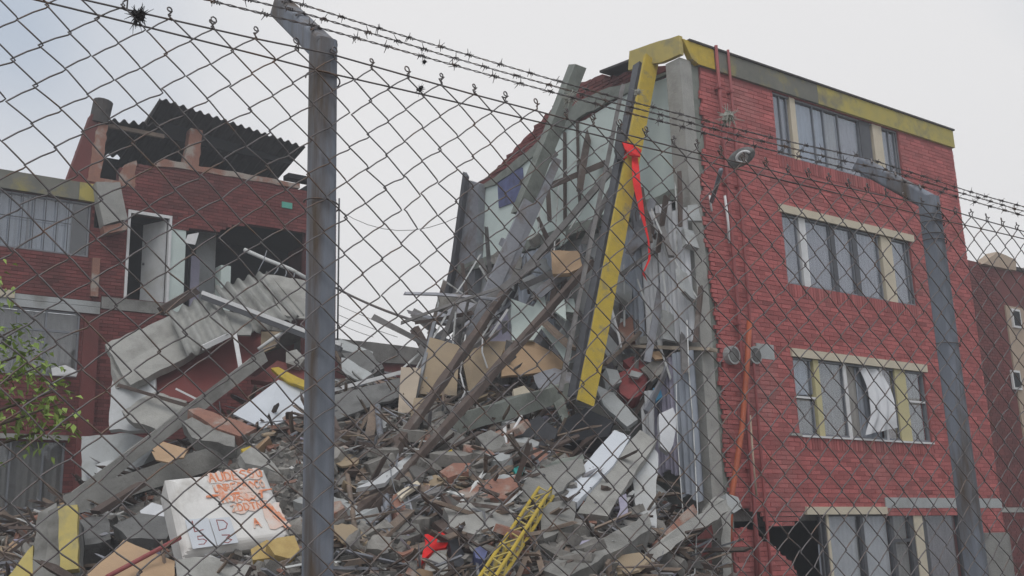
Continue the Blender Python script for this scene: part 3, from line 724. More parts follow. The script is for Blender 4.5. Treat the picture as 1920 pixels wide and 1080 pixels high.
# top room: end pier, chimney, piers and lintels, corrugated roof
part('pier', 'brick_dark', LBD, lambda b: b.prism([Vector((0.85, -.02, 8.97)), Vector((1.5, -.02, 8.97)), Vector((1.62, -.02, 10.55)), Vector((1.28, -.02, 10.6))], (0, .3, 0)))
part('pier', 'brick_raw', LBD, lambda b: b.prism(ragged([Vector((1.27, -.04, 9.03)), Vector((1.56, -.04, 9.03)), Vector((1.66, -.04, 10.4)), Vector((1.44, -.04, 10.5))], .02, .1), (0, .2, 0)))
boxp('broken_brick_corner', 'brick_raw', LBD, 1.45, 2.0, -.03, .2, 8.98, 9.14)
part('broken_brick_corner', 'brick_raw', LBD, lambda b: b.prism(ragged([Vector((1.95, -.012, 9.05)), Vector((2.36, -.012, 9.05)), Vector((2.36, -.012, 9.7)), Vector((2.1, -.012, 9.55)), Vector((1.98, -.012, 9.3))], .03, .08), (0, .2, 0)))
b = MB(); b.tube([(1.48, .1, 10.42), (1.52, .1, 10.7), (1.56, .1, 10.98)], [.22, .22, .225], 14); b.build('chimney_pipe', 'roof_dark', LBD)
part('wall_coping', 'brick_raw', LBD, lambda b: b.prism(ragged([Vector((2.8, -.03, 9.64)), Vector((3.3, -.03, 9.70)), Vector((6.5, -.03, 9.74)), Vector((6.5, -.03, 9.86)), Vector((3.3, -.03, 9.84)), Vector((2.95, -.03, 9.86))], .015, .2), (0, .24, 0)))
part('pier', 'brick_raw', LBD, lambda b: b.prism(ragged([Vector((3.5, 0.0, 9.83)), Vector((3.85, 0.0, 9.83)), Vector((3.92, 0.0, 10.75)), Vector((3.62, 0.0, 10.75))], .015, .1), (0, .25, 0)))
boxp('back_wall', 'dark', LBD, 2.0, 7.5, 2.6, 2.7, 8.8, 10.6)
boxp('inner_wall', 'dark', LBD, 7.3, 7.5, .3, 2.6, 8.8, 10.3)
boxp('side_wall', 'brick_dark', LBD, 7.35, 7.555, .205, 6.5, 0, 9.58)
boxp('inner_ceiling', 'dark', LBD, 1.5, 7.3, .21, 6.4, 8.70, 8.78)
boxp('roof_timber', 'wood', LBD, 1.6, 3.0, .02, .10, 10.38, 10.47)
corrugated('corrugated_roof', '', '', Vector((1.62, -.1, 10.50)), Vector((2.95, -.1, 10.62)), Vector((1.62, 2.7, 10.62)), 6, .05, 'roof_dark', parent=LBD)
corrugated('corrugated_roof', '', '', Vector((2.72, -.35, 11.16)), Vector((6.50, -.30, 10.72)), Vector((2.90, 3.0, 10.60)), 18, .042, 'roof_dark', parent=LBD)
part('roof_gable', 'roof_dark', LBD, lambda b: b.prism([Vector((2.70, -.33, 11.12)), Vector((2.45, 0.2, 10.45)), Vector((2.6, 2.6, 10.4)), Vector((2.9, 3.0, 10.58))], (.05, 0, 0)))
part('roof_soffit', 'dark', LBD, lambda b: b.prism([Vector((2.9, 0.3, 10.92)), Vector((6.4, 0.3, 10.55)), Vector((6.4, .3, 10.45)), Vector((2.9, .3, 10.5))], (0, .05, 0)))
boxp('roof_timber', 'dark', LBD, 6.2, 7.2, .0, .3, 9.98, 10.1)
# door way, rooms
def df(b):
    b.box(2.24, 2.30, -.03, .1, 6.5, 8.52); b.box(3.20, 3.26, -.03, .1, 6.5, 8.52); b.box(2.302, 3.198, -.03, .1, 8.45, 8.52)
part('door_frame', 'frame_white', LBD, df)
d = MB(); d.box(0, .72, 0, .04, 0, 1.92); dd = d.build('door', 'plaster_white', LBD); dd.location = (3.17, .06, 6.5); dd.rotation_euler = (0, 0, math.radians(116))
h = MB(); h.box(.62, .66, -.03, .07, .95, 1.0); h.build('handle', 'frame_dark', dd)
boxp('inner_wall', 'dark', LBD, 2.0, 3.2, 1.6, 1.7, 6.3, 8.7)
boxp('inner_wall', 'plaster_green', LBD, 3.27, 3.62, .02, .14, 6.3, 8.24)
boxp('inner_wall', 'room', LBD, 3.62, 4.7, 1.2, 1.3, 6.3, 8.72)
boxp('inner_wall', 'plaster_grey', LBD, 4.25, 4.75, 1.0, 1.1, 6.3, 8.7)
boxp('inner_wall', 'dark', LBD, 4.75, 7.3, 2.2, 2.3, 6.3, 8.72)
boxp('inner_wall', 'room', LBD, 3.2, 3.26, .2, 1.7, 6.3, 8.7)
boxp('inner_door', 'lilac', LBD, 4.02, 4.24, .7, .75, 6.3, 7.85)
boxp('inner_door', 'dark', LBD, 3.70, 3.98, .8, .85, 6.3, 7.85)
boxp('floor', 'concrete', LBD, 1.6, 7.3, .21, 6, 6.15, 6.30)
boxp('inner_ledge', 'plaster_green', LBD, 4.6, 4.85, .25, .6, 6.3, 7.6)
boxp('house_number', 'green_sign', LBD, 6.02, 6.30, -.03, -.008, 9.17, 9.32)
# windows of the house
def lwin(op, bars, mat, split=None, extra=()):
    s0, s1, z0, z1 = op; h = MB()
    h.box(s0, s1, .05, .1, z1 - .04, z1); h.box(s0, s1, .05, .1, z0, z0 + .04)
    for x in [s0, s1 - .04] + list(bars): h.box(x, x + .04, .05, .1, z0 + .042, z1 - .042)
    wd = h.build('window', 'frame_grey', LBD)
    xs = [s0 + .04] + list(bars) + [s1 - .04]
    for a, c in zip(xs, xs[1:]):
        boxp('pane', 'glass', wd, a + .04, c, .075, .08, z0 + .045, z1 - .045)
    part('curtain', mat, wd, lambda b: curtain_mb(b, (s0, .2, z1 - .03), (s1, .2, z1 - .03), z1 - z0 - .06, int((s1 - s0) / .14), .02), smooth=True)
    boxp('room_back', 'room', wd, s0 - .1, s1 + .1, .5, .55, z0, z1)
    return wd
wd = lwin(U1, (-.9, .1), 'curtain_blue')
for i in range(13):
    x = -1.95 + i * .24
    if x < 1.0: b = MB(); b.tube([(x, -.03, 7.34), (x, -.03, 8.53)], .011, 5); b.build('window_bar', 'frame_dark', wd)
boxp('window_bar', 'frame_dark', wd, -2.2, 1.0, -.022, -.012, 7.98, 8.0)
boxp('dark_board', 'dark', wd, 1.05, 1.40, .12, .15, 7.34, 8.5)  # plain dark board behind the right end of the glass
wd = lwin(U2, (-.8, .05, .62), 'curtain_grey'); boxp('glazing_bar', 'frame_grey', wd, -2.2, 1.34, .045, .10, 5.62, 5.67)
wd = lwin(U3, (-1.1, .1, .75), 'curtain_grey')
for i in range(13):
    x = -2.3 + i * .18
    if x < .1: b = MB(); b.tube([(x, -.03, 1.55), (x, -.03, 3.34)], .011, 5); b.build('window_bar', 'frame_dark', wd)
# things on the house's lower sill
slab('paper_scraps', 'torn white paper on the sill of the left house window', 'paper', [(96, 690, 20.3), (122, 684, 20.4), (146, 697, 20.45), (143, 706, 20.45), (98, 704, 20.3)], .04, 'frame_white', .02)
slab('paper_note', 'white paper sheet hanging in the broken room of the left house', 'paper', [(352, 440, 21.3), (373, 436, 21.3), (366, 459, 21.3), (346, 455, 21.3)], .01, 'frame_white', 0)

# ------------------------------------------------------------------ house beyond the standing block, on the far right
q = RB(8.9, 3.2, 0)
FBD = thing('brick_house', 'dark red house with beige strip at the right picture edge behind the block', 'house', q, TH)
def ff(x, y):
    h_ = hitp(x, y, q, VV); return (h_ - q).dot(UU), h_.z
ztop = ff(1870, 500)[1]
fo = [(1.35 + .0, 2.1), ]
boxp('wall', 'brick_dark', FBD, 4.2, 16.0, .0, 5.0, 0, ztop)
a0 = ff(1838, 506); a1 = ff(1862, 478); a2 = ff(1897, 492); a3 = ff(1897, 510)
part('roof_band', 'beige', FBD, lambda b: b.prism(ragged([Vector((a0[0], -.12, ztop - .05)), Vector((a1[0], -.12, ztop + .38)), Vector((a2[0], -.12, ztop + .28)), Vector((a3[0], -.12, ztop - .05))], .02, .2), (0, .3, 0)))
boxp('roof_edge', 'roof_dark', FBD, a2[0] - .3, 16.0, -.06, 1.0, ztop + .005, ztop + .10)
sx = ff(1884, 580)[0]; sx2 = ff(1902, 760)[0]
boxp('render_strip', 'beige', FBD, ff(1886, 600)[0], 9.4, -.04, -.003, .5, ff(1890, 574)[1])
for yy in (575, 690):
    c0 = ff(1890, yy + 4); c1 = ff(1911, yy + 42)
    wn = boxp('window', 'frame_white', FBD, c0[0], c1[0], -.09, -.042, c1[1], c0[1]); boxp('pane', 'dark', wn, c0[0] + .06, c1[0] - .06, -.10, -.091, c1[1] + .06, c0[1] - .06)
boxp('concrete_band', 'concrete_pale', FBD, 4.2, 16, -.05, -.002, 1.9, 2.02)
z = 0
bk = MB(); zz = .3
while zz < ztop - .1:
    s_ = 4.2 + rnd.uniform(-.2, 0)
    while s_ < 7.0: bk.box(max(s_, 4.21), s_ + .23, -.018, -.001, zz, zz + .062, rnd.uniform(-.2, .2)); s_ += .243
    zz += .076
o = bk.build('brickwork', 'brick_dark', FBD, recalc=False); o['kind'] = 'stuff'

# ------------------------------------------------------------------ low wall across the gap
gw = thing('boundary_wall', 'low red brick wall with concrete coping seen across the gap between the buildings', 'wall', (0, 0, 0))
A = W(560, 628, 25.0); B = W(900, 668, 28.0)
part('wall', 'brick_dark', gw, lambda b: beam_mb(b, (A.x, A.y, A.z / 2 - .25), (B.x, B.y, B.z / 2 - .25), .25, A.z - .5))
part('coping', 'concrete', gw, lambda b: beam_mb(b, (A.x, A.y - .02, A.z - .25), (B.x, B.y - .02, B.z - .25), .35, .48, jag=.02))
def cable(label, pts, r=.012, sag=.3, mat='wire', name='cable'):
    P = [W(*p) for p in pts]; o = []
    for a, c in zip(P, P[1:]):
        for k in range(9): f = k / 8; o.append(a.lerp(c, f) - Vector((0, 0, sag * 4 * f * (1 - f))))
    b = MB(); b.tube(o, r, 5); return tag(b.build(name, mat, smooth=True), label, 'cable')
cable('thin slack cable crossing the sky gap from the red house', [(637, 395, 24.2), (868, 402, 21.2)], .008, .45)
pole('antenna_mast', 'thin metal mast on the right corner of the left house', 'mast', [(633, 640, 23.6), (636, 372, 23.6)], .02, 'frame_dark', 6)
cable('thick cable slanting down across the gap to the fallen timber', [(630, 540, 23), (792, 606, 19)], .03, .06)
for k, (a, c) in enumerate((((634, 572, 23), (760, 622, 21)), ((634, 590, 23), (745, 632, 21)), ((634, 606, 23), (700, 632, 22)))):
    cable(['topmost', 'middle', 'lowest'][k] + ' of the three faint wires in the sky gap above the low wall', [a, c], .007, .02)

# ------------------------------------------------------------------ big wreckage, left of the near post
slab('roof_slab', 'thick broken grey concrete roof slab tipped against the red house', 'slab', [(197, 646, 17.3), (330, 586, 18.0), (352, 612, 17.9), (392, 640, 17.7), (330, 680, 17.2), (245, 722, 16.8)], .16, 'concrete_pale', .03)
slab('slab_end', 'narrow pale edge piece below the tip of the fallen roof slab', 'slab', [(206, 668, 17.2), (222, 700, 17.1), (240, 722, 16.9), (216, 730, 17.1), (208, 700, 17.2)], .2, 'concrete_pale', .02)
corrugated('roofing_sheet', 'grey corrugated roofing sheet lying on the tipped roof slab', 'roofing sheet', (316, 588, 17.7), (402, 548, 18.1), (352, 668, 16.9), 4, .06, 'fibrocement', ragg=.02)
corrugated('roofing_sheet', 'grey corrugated sheet with wavy top edge behind the white gutter', 'roofing sheet', (402, 540, 18.6), (500, 508, 18.9), (470, 626, 17.9), 5, .065, 'fibrocement', ragg=.025)
slab('roofing_sheet', 'flat pale broken sheet beside the near fence post top of heap', 'roofing sheet', [(484, 512, 18.8), (572, 526, 18.9), (590, 600, 18.2), (530, 590, 18.2)], .03, 'concrete_pale', .03)
slab('roofing_sheet', 'small grey sheet wedged under the white gutter', 'roofing sheet', [(405, 575, 17.9), (470, 600, 17.8), (470, 628, 17.5), (430, 626, 17.5)], .03, 'fibrocement', .03)
gut = beam('gutter', 'long white metal gutter lying across the corrugated sheets', 'gutter', (380, 549, 17.7), (640, 646, 17.2), .10, .07, 'frame_white')
o = beam('gutter_underside', None, None, W(380, 557, 17.72) - gut.location, W(640, 656, 17.22) - gut.location, .12, .09, 'frame_dark', parent=gut)  # dark strip just below the white gutter
beam('edge_strip', 'short white metal strip along the lower edge of the corrugated sheet', 'strip', (380, 652, 16.8), (432, 627, 17.3), .05, .09, 'frame_white')
beam('timber', 'short dark brown timber stub above the tipped roof slab', 'timber', (302, 584, 18.3), (368, 546, 18.7), .16, .16, 'wood_dark', jag=.015)
pole('hanging_pipe', 'white bent pipe poking out of the broken room near the fence post', 'pipe', [(458, 468, 20.6), (500, 487, 20.5), (545, 505, 20.4), (575, 522, 20.3)], .045, 'pvc')
for k, (x0, y0, x1, y1) in enumerate(((500, 470, 484, 508), (522, 500, 514, 514), (536, 505, 534, 520), (552, 512, 546, 526))):
    pole('bent_rod', ['tallest', 'second', 'third', 'last'][k] + ' thin bent rod from the left above the wavy roofing sheet', 'rod', [(x0, y0, 19.3), ((x0 + x1) / 2 + 2, (y0 + y1) / 2, 19.2), (x1, y1, 19.0)], .012, 'frame_grey', 5)
slab('fallen_wall', 'fallen dark red wall panel leaning under the tipped roof slab', 'wall panel', [(288, 708, 17.4), (429, 634, 18.0), (492, 606, 18.2), (494, 676, 17.8), (398, 740, 17.2), (346, 756, 17.0), (288, 734, 17.2)], .14, 'brick_dark', .02)
beam('plastic_strip', 'white slotted plastic strip standing against the fallen red wall', 'strip', (440, 626, 17.0), (453, 700, 16.8), .075, .03, 'frame_white', (0, -1, 0))
beam('plastic_strip', 'short thin white strip lying on the fallen red wall', 'strip', (330, 729, 16.6), (372, 750, 16.5), .03, .03, 'frame_white')
slab('wall_piece', 'white plaster wall piece left of the fallen dark red wall', 'wall piece', [(208, 728, 17.1), (216, 700, 17.2), (290, 700, 17.2), (292, 742, 17.0), (278, 806, 16.8), (205, 806, 16.8)], .12, 'plaster_white', .02)
slab('plaster_block', 'grey broken plaster chunk leaning on the white wall piece', 'chunk', [(228, 770, 16.6), (290, 735, 16.7), (350, 752, 16.6), (330, 790, 16.3), (300, 808, 16.2), (250, 792, 16.4)], .15, 'concrete_pale', .03)
beam('timber', 'thin dark rail slanting over the grey broken plaster chunk', 'timber', (222, 722, 16.7), (362, 764, 16.2), .05, .06, 'wood_dark', jag=.006)
slab('concrete_box', 'pale grey concrete block at the foot of the red house', 'block', [(153, 818, 17.8), (240, 812, 17.6), (292, 830, 17.4), (262, 880, 17.2), (205, 902, 17.0), (153, 902, 17.2)], .5, 'plaster_grey', .02)
slab('plaster_scrap', 'white plaster scrap on the pale grey concrete block', 'scrap', [(182, 870, 16.8), (222, 862, 16.8), (226, 880, 16.6), (188, 898, 16.6)], .06, 'plaster_white', .03)
beam('concrete_beam', 'grey concrete beam slanting up to the fallen dark red wall', 'beam', (140, 935, 15.6), (494, 668, 16.7), .26, .22, 'concrete', jag=.012)
beam('concrete_beam', 'longest grey concrete beam, running behind the near fence post', 'beam', (128, 948, 15.2), (752, 742, 16.2), .34, .34, 'concrete', jag=.015)
slab('white_board', 'clean bluish white board lying beside the near fence post', 'board', [(437, 776, 15.9), (522, 712, 16.4), (575, 730, 16.4), (575, 776, 15.9), (494, 803, 15.6)], .03, 'paper', 0)
slab('yellow_edge', 'yellow painted edge piece above the clean white board', 'slab', [(508, 690, 16.4), (522, 688, 16.4), (575, 715, 16.3), (575, 728, 16.2), (540, 716, 16.3)], .1, 'yellow_paint', .01)
slab('wall_fragment', 'dark red wall fragment behind the yellow edge piece', 'wall piece', [(470, 712, 16.9), (520, 676, 17.1), (580, 690, 17.0), (580, 716, 16.7), (500, 716, 16.7)], .1, 'brick_dark', .02)
slab('plywood', 'small tan board beside the fence post under the white gutter', 'board', [(490, 622, 17.7), (530, 622, 17.8), (516, 650, 17.6), (490, 662, 17.6)], .04, 'board', .01)
pole('pipe', 'short white pipe end below the white gutter', 'pipe', [(484, 655, 17.3), (516, 632, 17.4), (534, 622, 17.5)], .035, 'pvc')
slab('rubble_clod', 'knobbly pale lump of masonry next to the fence post', 'chunk', [(536, 660, 16.9), (556, 655, 16.9), (572, 672, 16.8), (560, 688, 16.8), (536, 680, 16.8)], .2, 'concrete_pale', .03)
slab('brick_course', 'long strip of bare orange bricks on the concrete beams', 'brickwork', [(352, 768, 15.9), (372, 764, 16.0), (482, 802, 15.6), (450, 818, 15.4), (400, 800, 15.5)], .18, 'brick_raw', .02)
slab('concrete_lump', 'broad grey concrete lump below the strip of orange bricks', 'chunk', [(340, 792, 15.7), (360, 782, 15.7), (440, 818, 15.4), (440, 838, 15.2), (360, 820, 15.4)], .25, 'concrete', .03)
slab('cardboard', 'torn open cardboard flap lying on the grey beams', 'cardboard', [(286, 842, 15.0), (306, 828, 15.1), (352, 842, 15.0), (344, 858, 14.8), (300, 858, 14.9)], .03, 'cardboard', .01)
slab('cardboard', 'second cardboard flap folded under the torn open one', 'cardboard', [(284, 846, 14.9), (336, 856, 14.8), (320, 868, 14.7), (292, 862, 14.8)], .03, 'cardboard', .01)
cb = thing('column_stub', 'grey column stub with chipped yellow painted face at lower left', 'column', (0, 0, 0))
slab('column', None, None, [(90, 958, 13.0), (140, 938, 13.1), (150, 1000, 12.9), (150, 1130, 12.4), (82, 1130, 12.4)], .4, 'concrete', .02, parent=cb)
slab('paint', None, None, [(108, 950, 12.86), (145, 946, 12.9), (147, 1066, 12.45), (112, 1070, 12.45)], .1, 'yellow_pale', .012, parent=cb)
slab('column_stub', 'tilted grey column end left of the yellow painted stub', 'column', [(72, 962, 13.2), (106, 942, 13.3), (100, 1000, 13.0), (86, 1110, 12.5), (50, 1110, 12.5)], .35, 'concrete', .02)
slab('yellow_board', 'slanting yellow board at the bottom left corner', 'board', [(12, 1085, 12.6), (52, 1032, 12.9), (62, 1022, 12.9), (62, 1085, 12.6)], .06, 'yellow_pale', .01)
slab('cardboard', 'big flattened tan cardboard sheet at the bottom below the white block', 'cardboard', [(140, 1100, 11.3), (232, 1012, 12.1), (328, 1052, 12.0), (325, 1100, 11.4)], .02, 'cardboard', .01)
pole('red_rod', 'thin red rod lying across the flattened cardboard sheet', 'rod', [(200, 1082, 11.2), (338, 1008, 12.0)], .028, 'pipe_red', 6)
slab('dark_block', 'dark grey chunk of masonry left of the wrapped white block', 'chunk', [(212, 985, 13.4), (262, 962, 13.6), (318, 970, 13.6), (312, 1010, 13.2), (240, 1010, 13.2)], .4, 'concrete_dark', .04)
slab('dark_block', 'dark grey chunk right beside the yellow column stub', 'chunk', [(148, 975, 13.6), (200, 968, 13.8), (208, 1010, 13.4), (160, 1022, 13.2)], .4, 'concrete_dark', .05)
beam('timber', 'dark plank wedged under the longest grey beam', 'timber', (178, 962, 14.2), (268, 905, 14.8), .22, .06, 'wood_dark', jag=.01)
slab('plastic_bag', 'pale crumpled plastic bag under the longest grey beam', 'bag', [(262, 958, 14.0), (285, 942, 14.1), (312, 950, 14.1), (306, 972, 13.9), (270, 972, 13.9)], .15, 'curtain_white', .04)

# wrapped white block with orange writing
fb_ = thing('wrapped_block', 'white wrapped block with orange sprayed writing and two paper sheets', 'block', (0, 0, 0))
BA, BB_, BC, BD = W(308, 893, 12.4), W(498, 873, 12.9), W(556, 1010, 12.45), W(342, 1040, 11.95)
bn = polyv([BA, BB_, BC, BD])
def bf(u, v, off=0.0):
    top = BA.lerp(BB_, u); bot = BD.lerp(BC, u); return top.lerp(bot, v) - bn * off
b = MB()
def pil(u, v):
    e_ = min(u, 1 - u, v, 1 - v); rr = 0.11
    inset = max(0, (rr - e_) / rr)
    uu = u + (0.012 * inset if u < .5 else -.012 * inset); vv = v
    k = 0.010 * mnoise.noise(Vector((u * 4, v * 4, 2))) + 0.006 * mnoise.noise(Vector((u * 11, v * 7, 5)))
    return bf(uu, vv, k - 0.10 * inset * inset + .0)
b.grid(pil, 40, 40)
m41 = 41
rim = [k * m41 for k in range(41)] + [40 * m41 + k for k in range(1, 41)] + [k * m41 + 40 for k in range(39, -1, -1)] + [k for k in range(39, 0, -1)]
base = len(b.v)
for k in rim: b.v.append(tuple(Vector(b.v[k]) + bn * .42))
for i in range(len(rim)):
    j = (i + 1) % len(rim); b.f.append((rim[i], rim[j], base + j, base + i)); b.t.append(0)
b.f.append(tuple(base + i for i in range(len(rim)))); b.t.append(0)
b.build('wrapping', 'white_wrap', fb_, smooth=False)
GL = {'A': [[(0, 0), (.5, 1), (1, 0)], [(.2, .4), (.8, .4)]], 'B': [[(0, 0), (0, 1), (.8, .9), (.8, .6), (0, .5), (.9, .4), (.9, .05), (0, 0)]], 'C': [[(1, .9), (.4, 1), (0, .5), (.4, 0), (1, .1)]], 'D': [[(0, 0), (0, 1), (.7, .9), (1, .5), (.7, .1), (0, 0)]],
      'E': [[(1, 1), (0, 1), (0, 0), (1, 0)], [(0, .5), (.8, .5)]], 'L': [[(0, 1), (0, 0), (.9, .05)]], 'M': [[(0, 0), (.1, 1), (.5, .4), (.9, 1), (1, 0)]], 'N': [[(0, 0), (0, 1), (1, 0), (1, 1)]], 'O': [[(.5, 1), (0, .6), (.2, .05), (.8, .05), (1, .6), (.5, 1)]],
      'R': [[(0, 0), (0, 1), (.8, .9), (.8, .55), (0, .5), (1, 0)]], 'S': [[(1, .9), (.4, 1), (0, .75), (.9, .35), (.6, 0), (0, .1)]], 'T': [[(0, 1), (1, 1)], [(.5, 1), (.5, 0)]], 'U': [[(0, 1), (.1, .1), (.6, 0), (1, .2), (1, 1)]], 'I': [[(.5, 0), (.5, 1)]],
      '3': [[(0, 1), (.9, .9), (.4, .55), (1, .3), (.5, 0), (0, .1)]], '5': [[(1, 1), (.1, 1), (.05, .6), (.7, .6), (1, .3), (.6, 0), (0, .05)]], '2': [[(0, .85), (.5, 1), (1, .75), (0, 0), (1, .05)]], 'H': [[(0, 0), (0, 1)], [(1, 0), (1, 1)], [(0, .5), (1, .5)]]}
def strokes(b, txt, u0, v0, wd, ht, lw, off=.018, tilt=0.0):
    n = len(txt); cw = wd / n
    for i, ch in enumerate(txt):
        for pl in GL.get(ch, []):
            pts = [(u0 + cw * (i + .1 + .72 * x) + rnd.uniform(-.002, .002), v0 + tilt * i + ht * (1 - y) + rnd.uniform(-.003, .003)) for x, y in pl]
            for (x0, y0), (x1, y1) in zip(pts, pts[1:]):
                p = bf(x0, y0, off); q = bf(x1, y1, off); d = (q - p)
                if d.length < 1e-5: continue
                sd = d.normalized().cross(bn) * lw; e2 = d.normalized() * lw * .6
                w0 = rnd.uniform(.7, 1.15)
                b.prism([p - sd * w0 - e2, q - sd * w0 + e2, q + sd * w0 + e2, p + sd * w0 - e2], bn * .012)
for txt, u0, v0, wd_, ht_, lw_ in (('AUDESSO', .40, .04, .54, .11, .0095), ('UNRECMOCO', .42, .20, .50, .09, .009), ('NORB3O', .46, .335, .40, .10, .0105), ('2DDTNE', .52, .48, .36, .085, .008), ('A', .66, .69, .09, .11, .011)):
    part('painted_line', 'orange_paint', fb_, lambda b: strokes(b, txt, u0, v0, wd_, ht_, lw_, .02))
for u0, v0, u1, v1 in ((.40, .03, .90, .17), (.44, .20, .82, .44), (.55, .47, .86, .58), (.80, .52, .98, .84)):
    part('paint_mist', 'orange_mist', fb_, lambda b: b.prism(ragged([bf(u0, v0, .0145), bf(u1, v0, .0145), bf(u1, v1, .0145), bf(u0, v1, .0145)], .03, .05), bn * .006))
def strike(b):
    for (x0, y0), (x1, y1), lw in (((.33, .335), (.96, .335), .012), ((.47, .27), (.52, .40), .03), ((.66, .36), (.72, .45), .03), ((.86, .53), (.90, .66), .04), ((.90, .66), (.97, .86), .05), ((.79, .33), (.86, .36), .025)):
        p = bf(x0, y0, .021); q_ = bf(x1, y1, .021); d = q_ - p; sd = d.normalized().cross(bn) * lw
        b.prism(ragged([p - sd, q_ - sd * .8, q_ + sd * .8, p + sd], .008, .04), bn * .012)
part('painted_line', 'orange_paint', fb_, strike)
for u0, u1, v0, v1, a, c in ((.085, .29, .60, .965, 'L', '5'), (.298, .48, .625, .965, 'D', '3')):
    sh = part('paper_sheet', 'paper', fb_, lambda b: b.prism([bf(u0, v0, .030), bf(u1, v0 + .01, .030), bf(u1 + .005, v1, .034), bf(u0 + .005, v1, .034)], bn * .006))
    part('letter', 'red_bag', sh, lambda b: (strokes(b, a, u0 + .045, v0 + .03, .12, .13, .0055, .036), strokes(b, c, u0 + .055, v0 + .225, .10, .10, .0055, .036)))
slab('yellow_bag', 'mustard yellow bag slumped at the lower right of the white block', 'bag', [(500, 1018, 12.0), (520, 1008, 12.1), (552, 1004, 12.2), (562, 1030, 12.0), (545, 1048, 11.9), (515, 1040, 11.9)], .2, 'mustard', .03)
slab('yellow_cloth', 'ochre cloth spilling left of the mustard bag', 'cloth', [(470, 1030, 11.95), (500, 1012, 12.05), (520, 1020, 12.0), (505, 1046, 11.85), (474, 1050, 11.8)], .12, 'mustard', .04)
slab('concrete_lump', 'big pale concrete lump under the wrapped white block', 'chunk', [(330, 1050, 11.75), (400, 1044, 11.85), (470, 1060, 11.8), (480, 1120, 11.4), (335, 1120, 11.4)], .6, 'concrete_pale', .04)

# ------------------------------------------------------------------ wreckage in the middle
slab('brown_board', 'large brown wardrobe board standing in its pale frame in the middle of the heap', 'board', [(806, 632, 16.9), (862, 648, 16.8), (856, 742, 16.2), (782, 738, 16.3)], .05, 'board', 0)
beam('board_frame', 'grey metal edge along the left of the large brown board', 'strip', (815, 604, 16.9), (772, 772, 16.1), .06, .05, 'frame_grey')
beam('board_frame', 'grey metal edge along the top of the large brown board', 'strip', (806, 627, 16.85), (856, 644, 16.75), .04, .05, 'frame_grey')
beam('board_frame', 'grey metal edge along the foot of the large brown board', 'strip', (774, 730, 16.1), (812, 742, 16.0), .04, .05, 'frame_grey')
slab('brown_board', 'narrow light tan board left of the large brown board', 'board', [(752, 688, 16.6), (790, 690, 16.6), (774, 774, 16.0), (746, 774, 16.0)], .05, 'board_light', 0)
slab('brown_board', 'brown board leaning between two dark timbers', 'board', [(868, 680, 16.5), (900, 640, 16.8), (950, 640, 16.9), (926, 700, 16.4), (880, 738, 16.0)], .05, 'board', .005)
slab('brown_board', 'grey brown arched board below the lavender striped curtain', 'board', [(946, 640, 17.2), (1000, 640, 17.2), (1050, 668, 17.1), (1062, 690, 17.0), (1000, 700, 16.8), (940, 706, 16.6)], .05, 'cardboard', .01)
slab('brown_board', 'small tan board below the large brown board', 'board', [(776, 746, 15.9), (812, 746, 15.9), (802, 782, 15.6), (770, 780, 15.6)], .04, 'board', .005)
slab('white_sheet', 'pale green white board standing right of the dark slanting timber', 'board', [(958, 560, 17.4), (1000, 575, 17.4), (1020, 540, 17.6), (1026, 600, 17.3), (1000, 638, 17.1), (960, 638, 17.1)], .04, 'plaster_green', .01)
slab('white_sheet', 'pale green board strip leaning beside the foot of the yellow beam', 'board', [(1012, 612, 17.0), (1026, 602, 17.0), (1072, 656, 16.6), (1066, 684, 16.5)], .04, 'plaster_green', .01)
slab('white_sheet', 'pale board triangle just left of the dark side of the yellow beam', 'board', [(1040, 582, 17.2), (1058, 556, 17.4), (1062, 600, 17.1)], .04, 'plaster_green', .01)
beam('timber', 'brown plank slanting down right towards the foot of the yellow beam', 'timber', (1018, 602, 16.9), (1072, 654, 16.4), .18, .06, 'wood', jag=.01)
col = beam('concrete_pillar', 'tall leaning grey concrete pillar rising above the broken roof line', 'pillar', (1082, 128, 16.9), (975, 402, 17.4), .26, .26, 'concrete_green', (0.4, -1, 0), jag=.012)
beam('sheet_metal_post', 'bluish grey metal post continuing down from the tall leaning pillar', 'post', (992, 380, 17.2), (880, 640, 16.9), .24, .10, 'sheet_metal', (0.2, -1, 0), jag=.006)
beam('sheet_metal_post', 'narrow grey metal channel beside the bluish grey post', 'post', (1045, 300, 17.3), (930, 560, 17.1), .14, .12, 'sheet_metal', (0.2, -1, 0), jag=.006)
beam('timber', 'long thin timber slanting across the pale green room towards the yellow beam', 'timber', (1148, 318, 16.6), (985, 505, 16.9), .12, .10, 'wood_grey', jag=.008)
beam('timber', 'grey timber running down from the torn floor edge to the rear of the heap', 'timber', (1010, 490, 16.8), (800, 650, 17.2), .13, .12, 'wood_grey', jag=.01)
beam('timber', 'longest dark brown timber, slanting from beside the yellow beam down to the heap front', 'timber', (1108, 492, 16.6), (672, 985, 13.4), .11, .11, 'wood_dark', jag=.012)
beam('timber', 'dark brown timber left of the longest one, over the brown boards', 'timber', (952, 540, 17.0), (724, 868, 14.6), .12, .10, 'wood_dark', jag=.012)
beam('timber', 'dark timber end low between the standing pipes', 'timber', (742, 900, 14.0), (640, 985, 13.2), .20, .12, 'wood_dark', jag=.015)
beam('timber', 'broken grey timber stub sticking up in the sky gap', 'timber', (782, 590, 18.2), (812, 618, 18.0), .16, .14, 'wood_grey', jag=.03)
beam('timber', 'dark timber stub leaning at the edge of the sky gap', 'timber', (778, 618, 17.9), (800, 656, 17.6), .13, .12, 'wood_dark', jag=.02)
slab('dark_sheet', 'dark crumpled metal sheet at the foot of the rear post', 'sheet', [(838, 560, 18.5), (880, 566, 18.4), (922, 580, 18.0), (900, 620, 17.7), (850, 612, 17.9), (812, 600, 18.2)], .06, 'sheet_metal', .05)
